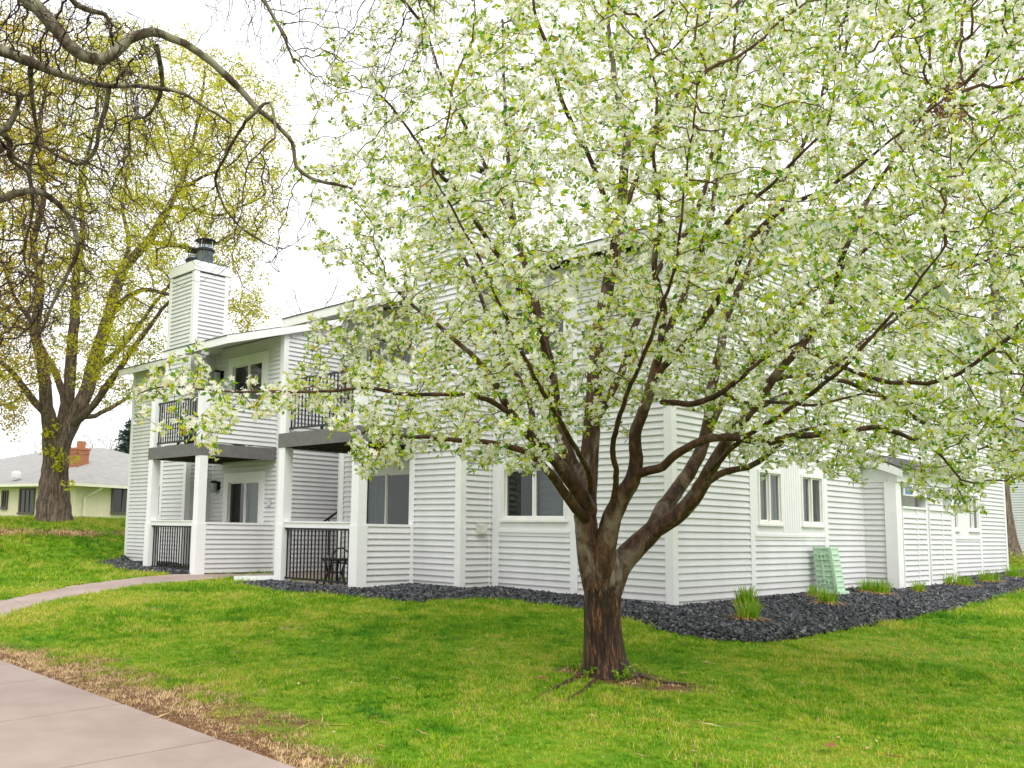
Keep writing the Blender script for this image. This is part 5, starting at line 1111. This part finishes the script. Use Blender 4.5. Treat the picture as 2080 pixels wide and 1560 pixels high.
# ---------------------------------------------------------------- houses beyond
plain('stucco', (.80, .72, .55), .9, .1, .05, 4); plain('house_roof', (.30, .295, .285), .95, .1, .12, 3); plain('grey_clap', (.34, .38, .40), .8, .1, .04); plain('white_roof_edge', (.66, .65, .66), .7, .2, .05)
t = NT('brick_red'); r_ = t.rnd(); t.out(t.bsdf(t.ramp(r_, [(0, (.24, .075, .04)), (.5, (.38, .15, .08)), (1, (.50, .24, .14))]), .85, .15)); plain('mortar', (.42, .36, .31), .9, .1, .1)
plain('house_glass', (.018, .022, .02), .1, .6, .4, 5)
def frame_dirs(p, q):
    a = np.array(q)-np.array(p); a[2] = 0; L = np.linalg.norm(a); return a/L, L
def beige_house():
    D0 = 40.0; c0 = at(150, 980, D0); gl = T1(c0[0], c0[1])
    ez = c0[2]                                     # eave height
    # left face recedes to the left, right face to the right
    l1 = at(-330, 1004, 50.0); r1 = at(520, 990, 50.0); dl, Ll = frame_dirs(c0, l1); dr = np.array([-dl[1], dl[0], 0]); 
    if dr@(np.array(r1)-c0) < 0: dr = -dr
    Lr = 15.0
    H_ = thing('beige_house', (c0[0], c0[1], gl), 'low beige stucco house with grey hip roof beyond the bank', 'house')
    def Pp(u_, v_, z_): return np.array([c0[0], c0[1], 0])+dl*u_+dr*v_+np.array([0, 0, z_])
    def qbox(mb, u0, u1, v0, v1, z0, z1): mb.add([Pp(u_, v_, z_) for z_ in (z0, z1) for v_ in (v0, v1) for u_ in (u0, u1)], [(0, 2, 3, 1), (4, 5, 7, 6), (0, 1, 5, 4), (2, 6, 7, 3), (0, 4, 6, 2), (1, 3, 7, 5)])
    ov = .55; zb = ez-3.0
    part('wall', 'stucco', lambda mb: qbox(mb, ov, Ll, ov, Lr, zb, ez-.05), H_)
    part('wall', 'stucco', lambda mb: qbox(mb, ov+.002, ov+4, ov-.4, ov+.5, zb, ez-.06), H_) if False else None
    rise = 2.35; mid = Lr/2
    rf = part('roof', 'house_roof', lambda mb: mb.add([Pp(0, 0, ez), Pp(Ll, 0, ez), Pp(Ll, Lr, ez), Pp(0, Lr, ez), Pp(mid, mid, ez+rise), Pp(Ll-mid, mid, ez+rise) if Ll > Lr else Pp(mid+.5, mid, ez+rise)], [(0, 1, 5, 4), (1, 2, 5), (2, 3, 4, 5), (3, 0, 4), (3, 2, 1, 0)]), H_)
    part('gutter', 'gutter_cream', lambda mb: (qbox(mb, -.06, Ll, -.1, .02, ez-.14, ez-.01), qbox(mb, -.1, .02, .021, Lr, ez-.14, ez-.01)), H_)
    part('roof_vent', 'white_roof_edge', lambda mb: mb.lathe(at(33, 966, D0+3.0), [(.22, -.1), (.22, .1), (.14, .2)], 12), rf)
    # downspout on the right face
    dp = (at(172, 990, D0)-c0)@dr; vv = max(.9, min(4, ((at(178, 990, D0+1)-c0)@dr)))
    part('downspout', 'gutter_cream', lambda mb: mb.tube([Pp(.0, vv+.5, ez-.15), Pp(.2, vv+.3, ez-.35), Pp(ov-.06, vv, ez-.6), Pp(ov-.06, vv, zb)], .07, 8), H_)
    def win(face, a0, a1, z0, z1, lights):
        def b_(mb, p0, p1, d0, d1, za, zc):
            if face == 'l': qbox(mb, p0, p1, ov-d1, ov-d0, za, zc)
            else: qbox(mb, ov-d1, ov-d0, p0, p1, za, zc)
        w_ = part('window', 'bronze_frame', lambda mb: (b_(mb, a0, a1, .0, .06, z0, z0+.1), b_(mb, a0, a1, 0, .06, z1-.08, z1), b_(mb, a0, a0+.1, 0, .06, z0+.1, z1-.08), b_(mb, a1-.1, a1, 0, .06, z0+.1, z1-.08), b_(mb, a0-.02, a1+.02, .061, .1, z0-.02, z0+.06)), H_)
        for i in range(lights):
            q0 = a0+.1+(a1-a0-.2)*i/lights; q1 = a0+.1+(a1-a0-.2)*(i+1)/lights
            part('pane', 'house_glass', lambda mb: b_(mb, q0+.03, q1-.03, .005, .02, z0+.1, z1-.08), w_)
            if i: part('mullion', 'bronze_frame', lambda mb: b_(mb, q0-.03, q0+.03, .0, .05, z0+.1, z1-.08), w_)
    def hit(face, px, py):            # where the sight line meets that wall
        n = dr if face == 'l' else dl; o = Pp(ov, ov, 0); d = ray(px, py); t_ = ((o-CAM)@n)/(d@n); p = CAM+d*t_
        return ((p-Pp(0, 0, 0))@(dl if face == 'l' else dr)), p[2]
    for face, (x0, y0_), (x1, y1_), n in (('l', (73, 992), (38, 1044), 3), ('l', (18, 996), (3, 1034), 2), ('r', (227, 989), (268, 1045), 2)):
        a0, z1 = hit(face, x0, y0_); a1, z0 = hit(face, x1, y1_); win(face, min(a0, a1), max(a0, a1), z0, z1, n)
    # brick chimney: real courses
    cc = at(158, 950, D0+5.0); cu = (cc-c0)@dl; cv = (cc-c0)@dr; zt = at(158, 914, D0+5)[2]; z_ = ez+.2
    cm = part('chimney', 'mortar', lambda mb: qbox(mb, cu-.33, cu+.33, cv-.33, cv+.33, ez-.2, zt), H_)
    bw, bh = .2, .068; course = 0; z_ = ez+.35
    while z_ < zt-.02:
        ex = .03 if z_ > zt-.2 else 0; off = (course % 2)*.5
        for k in range(-1, 4):
            a0 = -.345+(k+off)*.235; a1 = a0+.222; a0 = max(a0, -.345-ex); a1 = min(a1, .345+ex)
            if a1-a0 > .05:
                part('brick', 'brick_red', lambda mb: qbox(mb, cu+a0, cu+a1, cv-.345-ex, cv-.331, z_, z_+bh), cm); part('brick', 'brick_red', lambda mb: qbox(mb, cu-.345-ex, cu-.331, cv+a0, cv+a1, z_, z_+bh), cm)
        z_ += .082; course += 1
    part('chimney_cap', 'brick_red', lambda mb: qbox(mb, cu-.4, cu+.4, cv-.4, cv+.4, zt, zt+.1), cm); part('flue_tile', 'brick_red', lambda mb: qbox(mb, cu-.3, cu-.02, cv-.15, cv+.15, zt+.101, zt+.42), cm)
beige_house()
def grey_house():
    D0 = 58.0; ap = at(42, 939, D0); e1 = at(92, 957, D0); e0 = at(-40, 962, D0); gz = T1(ap[0], ap[1])
    H_ = thing('grey_gable_house', (ap[0], ap[1], gz), 'pale grey gabled house showing above the beige roof at the far side', 'house'); d = np.array([FW[0], FW[1], 0]); d /= np.linalg.norm(d)
    e0[2] = e1[2]; 
    part('wall', 'grey_clap', lambda mb: mb.prism([(e0[0], e0[1], gz-.5), (e1[0], e1[1], gz-.5), e1-np.array([0, 0, .15]), ap-np.array([0, 0, .15]), e0-np.array([0, 0, .15])], d, 9), H_)
    up = np.array([0, 0, .22])
    for a, b in ((e0, ap), (ap, e1)):
        x = b+(b-a)*(.04 if b is e1 else 0); y = a-(b-a)*(.04 if a is e0 else 0)
        part('roof', 'house_roof', lambda mb: mb.prism([y-d*.5, x-d*.5, x-d*.5+up, y-d*.5+up], d, 10), H_); part('rake_board', 'white_roof_edge', lambda mb: mb.prism([y-d*.53-up*.6, x-d*.53-up*.6, x-d*.53+up*.4, y-d*.53+up*.4], d, .02), H_)
    v = at(39, 954, D0-.02); part('gable_vent', 'box_beige', lambda mb: mb.bar(v-np.array([0, 0, .35]), v+np.array([0, 0, .35]), .5, .04, d), H_)
grey_house()
def neighbour():
    y0 = 31.0; x0, x1 = -9.0, 12.0; gz = T1(-2, 30)-.1; t_ = thing('neighbour_building', (-1, y0, gz), 'white lap siding building past the far end of the long wall', 'building')
    part('wall', 'far_siding', lambda mb: mb.box(x0, x1, y0+.003, y0+8, gz-.3, 5.6), t_); pl = Plane('y', y0); st = []; siding(pl, x0, x1, gz, 5.5, [], st); join_planks('siding', [p.mat(a, b, z) for p, a, b, z in st], t_, M['far_siding'])
    part('roof', 'house_roof', lambda mb: mb.prism([(x0-.4, y0-.4, 5.5), (x0-.4, y0+8.4, 5.5), (x0-.4, y0+4, 7.2)], (1, 0, 0), x1-x0+.8), t_); part('corner_board', 'trim', lambda mb: mb.box(x0-.03, x0+.1, y0-.035, y0-.001, gz, 5.5), t_)
neighbour()

# ---------------------------------------------------------------- trees behind
def simple_tree(name, base, hgt, spread, label, seed, mat='grey_twig', trunk_r=.2, n=420, step=.35, kill=.4, zlo=.35, cat='tree', group=None, tip=.012, lean=(0, 0)):
    r = np.random.default_rng(seed); base = np.array(base); t_ = thing(name, base, label, cat, group)
    P = np.array([base+np.array([lean[0]*u_+math.sin(u_*5+seed)*.1, lean[1]*u_, hgt*.62*u_]) for u_ in np.linspace(0, 1, 12)]); R_ = trunk_r*np.linspace(1, .35, 12)**1.1; R_[0] *= 1.5; R_[1] *= 1.12
    tube_obj('trunk', [(P, R_)], mat if mat != 'grey_twig' else 'maple_bark', t_, lambda q: 16, bump=trunk_r*.03)
    A = []; c_ = base+np.array([lean[0]*.8, lean[1]*.8, hgt*(zlo+1)/2])
    while len(A) < n:
        v = r.uniform(-1, 1, 3)
        if v@v < 1: A.append(c_+v*np.array([spread, spread, hgt*(1-zlo)/2]))
    nodes, par = grow([P[i] for i in range(4, 12)], np.array(A), step, step*8, kill, 60, .22, .12, seed); ch, rr, kids = twig_chains(nodes, par, 8, tip, 2.3, trunk_r*.6)
    tube_obj('branches', ch, mat, t_, lambda q: 6 if q > .05 else 3, 'stuff'); return t_
def gb(px, d): p = at(px, 1080, d); p[2] = T1(p[0], p[1])-.1; return p
b = gb(2042, 30); simple_tree('shade_tree', b, 15, 5.5, 'bare tree with flared trunk just beyond the far end of the long wall', 41, 'grey_twig', .36, 700, .45, .5, .3, tip=.014)
for i, (px, d, h_, sp, lb) in enumerate(((655, 62, 19, 4.5, 'thin bare tree rising behind the far roof between the two chimneys'), (1890, 60, 24, 6, 'bare tree behind the long wall under the right blossom'), (2120, 66, 30, 7, 'tall bare tree at the far right edge of the sky'), (205, 85, 9.5, 4, 'bare grey tree behind the brick chimney'), (85, 95, 9.5, 4, 'bare grey tree behind the grey gable'), (1620, 75, 22, 6, 'bare tree hidden behind the ridge and the blossom'))):
    simple_tree('bare_tree', gb(px, d), h_, sp, lb, 80+i, 'grey_twig', .22, 520, h_*.022, h_*.026, .3, group='bare trees behind the buildings', tip=.006+.0001*d)
def conifer():
    b = gb(258, 66); top = at(266, 846, 66)[2]; h_ = top-b[2]; t_ = thing('spruce_tree', b, 'blue green spruce standing behind the beige roof', 'tree'); r = np.random.default_rng(8)
    tube_obj('trunk', [(np.linspace(b, b+np.array([0, 0, h_]), 14), np.linspace(.22, .02, 14))], 'maple_bark', t_, lambda q: 8); O = []; D = []; br = []
    z = .8
    while z < h_-.1:
        R_ = 2.6*(1-z/h_)**.8+.12
        for k in range(9):
            a = r.uniform(0, 6.28); d = np.array([math.cos(a), math.sin(a), -.12]); L_ = R_*r.uniform(.75, 1.1); P = np.array([b+np.array([0, 0, z])+d*L_*u_+np.array([0, 0, .25*L_*u_**2]) for u_ in np.linspace(0, 1, 6)]); br.append((P, np.linspace(.03, .008, 6)))
            for p in np.linspace(P[1], P[-1], int(6+L_*9)): 
                for _ in range(3): O.append(p+r.normal(0, .06, 3)); D.append(d+r.normal(0, .6, 3)+np.array([0, 0, -.1]))
        z += .26
    tube_obj('branches', br, 'twig_brown', t_, lambda q: 3, 'stuff'); O = np.array(O); V, F = leaf_mesh(O, np.array(D), r.uniform(.18, .36, len(O)), r.uniform(.03, .06, len(O)), 3); leaf_obj('needles', V, F, 'needle', t_)
conifer()
def shrub():
    b = G(2056, 1150); t_ = thing('yellow_shrub', b, 'low yellow green shrub past the far corner board', 'plant'); r = np.random.default_rng(3); O = b+np.array([0, 0, .14])+r.normal(0, 1, (500, 3))*np.array([.35, .3, .10]); V, F = leaf_mesh(O, r.normal(0, 1, O.shape)+np.array([0, 0, .4]), r.uniform(.06, .14, 500), r.uniform(.015, .03, 500), 2); leaf_obj('leaves', V, F, 'shrub_leaf', t_)
shrub()

# ---------------------------------------------------------------- small things on the ground and in the crown
def litter():
    r = np.random.default_rng(31); O = []; D = []
    for k in range(260):
        px, py = r.uniform(0, 2080), r.uniform(1210, 1555); p = G(px, py)
        if poly_in(p[None, :2], GRAVEL_R)[0] or poly_in(p[None, :2], SIDEWALK)[0] or poly_in(p[None, :2], PATH)[0]: continue
        O.append(p+np.array([0, 0, .035])); a = r.uniform(0, 6.28); D.append((math.cos(a), math.sin(a), r.normal(0, .15)))
    O = np.array(O); L_ = np.where(r.random(len(O)) < .35, r.uniform(.10, .24, len(O)), r.uniform(.015, .038, len(O))); W_ = np.where(L_ > .1, .002, L_*.3)
    V, F = leaf_mesh(O, np.array(D), L_, W_, 4, .1); o = leaf_obj('lawn_litter', V, F, 'straw', None); tag(o, 'scattered dry straws and leaf scraps lying on the grass', 'litter')
litter()
def leaf_thing(px, py, s_, label, seed):
    p = G(px, py); t_ = thing('fallen_leaf', p, label, 'leaf', 'dry leaves on the lawn'); r = np.random.default_rng(seed); mb = MB()
    for k in range(5):
        a = k*1.256+.3; c_, d_ = math.cos(a), math.sin(a); mb.add([p+np.array([0, 0, .04]), p+np.array([c_*.5-d_*.3, d_*.5+c_*.3, .25])*s_+np.array([0, 0, .04]), p+np.array([c_, d_, .1+.4*r.random()])*s_+np.array([0, 0, .04]), p+np.array([c_*.5+d_*.3, d_*.5-c_*.3, .2])*s_+np.array([0, 0, .04])], [(0, 1, 2, 3)])
    mb.build('blade', M['dry_leaf'], t_)
leaf_thing(1684, 1530, .075, 'reddish brown curled leaf on the grass near the lower right', 1); leaf_thing(1102, 1388, .07, 'orange brown leaf on the grass left of the crab apple roots', 2); leaf_thing(1610, 1212, .06, 'orange brown leaf on the stones against the long wall', 3)
def fallen_twig():
    a = G(745, 1196); t_ = thing('fallen_twig', a, 'thin bare twig resting on the stones under the near side panel', 'twig'); P = [a+np.array([0, 0, .06]), at(765, 1188, dep(a)+.1), at(748, 1177, dep(a)+.2)]
    C3 = catmull([(*p, .005-.001*i) for i, p in enumerate(P)], .03); tube_obj('stem', [(C3[:, :3], C3[:, 3])], 'twig_brown', t_, lambda r: 5); b = G(800, 1190); Q = catmull([(*(a+np.array([0, 0, .07])), .004), (*(b+np.array([0, 0, .10])), .003), (*(G(826, 1186)+np.array([0, 0, .09])), .002)], .03); tube_obj('side_shoot', [(Q[:, :3], Q[:, 3])], 'twig_brown', t_, lambda r: 5)
fallen_twig()
def nest():
    c_ = at(1925, 215, DT-.6); t_ = thing('leaf_nest', c_, 'ragged reddish brown clump of dead leaves caught high in the blossom', 'nest'); r = np.random.default_rng(17)
    O = c_+r.normal(0, 1, (420, 3))*np.array([.13, .13, .15]); O[:, 2] -= .25*np.abs(r.normal(0, .3, 420)); V, F = leaf_mesh(O, r.normal(0, 1, O.shape)+np.array([0, 0, -.5]), r.uniform(.04, .09, 420), r.uniform(.006, .014, 420), 9); leaf_obj('dead_leaves', V, F, 'dry_leaf', t_)
    tube_obj('sticks', [(np.linspace(c_+r.normal(0, .1, 3), c_+r.normal(0, .18, 3), 3), np.full(3, .003)) for _ in range(40)], 'twig_brown', t_, lambda q: 3)
nest()
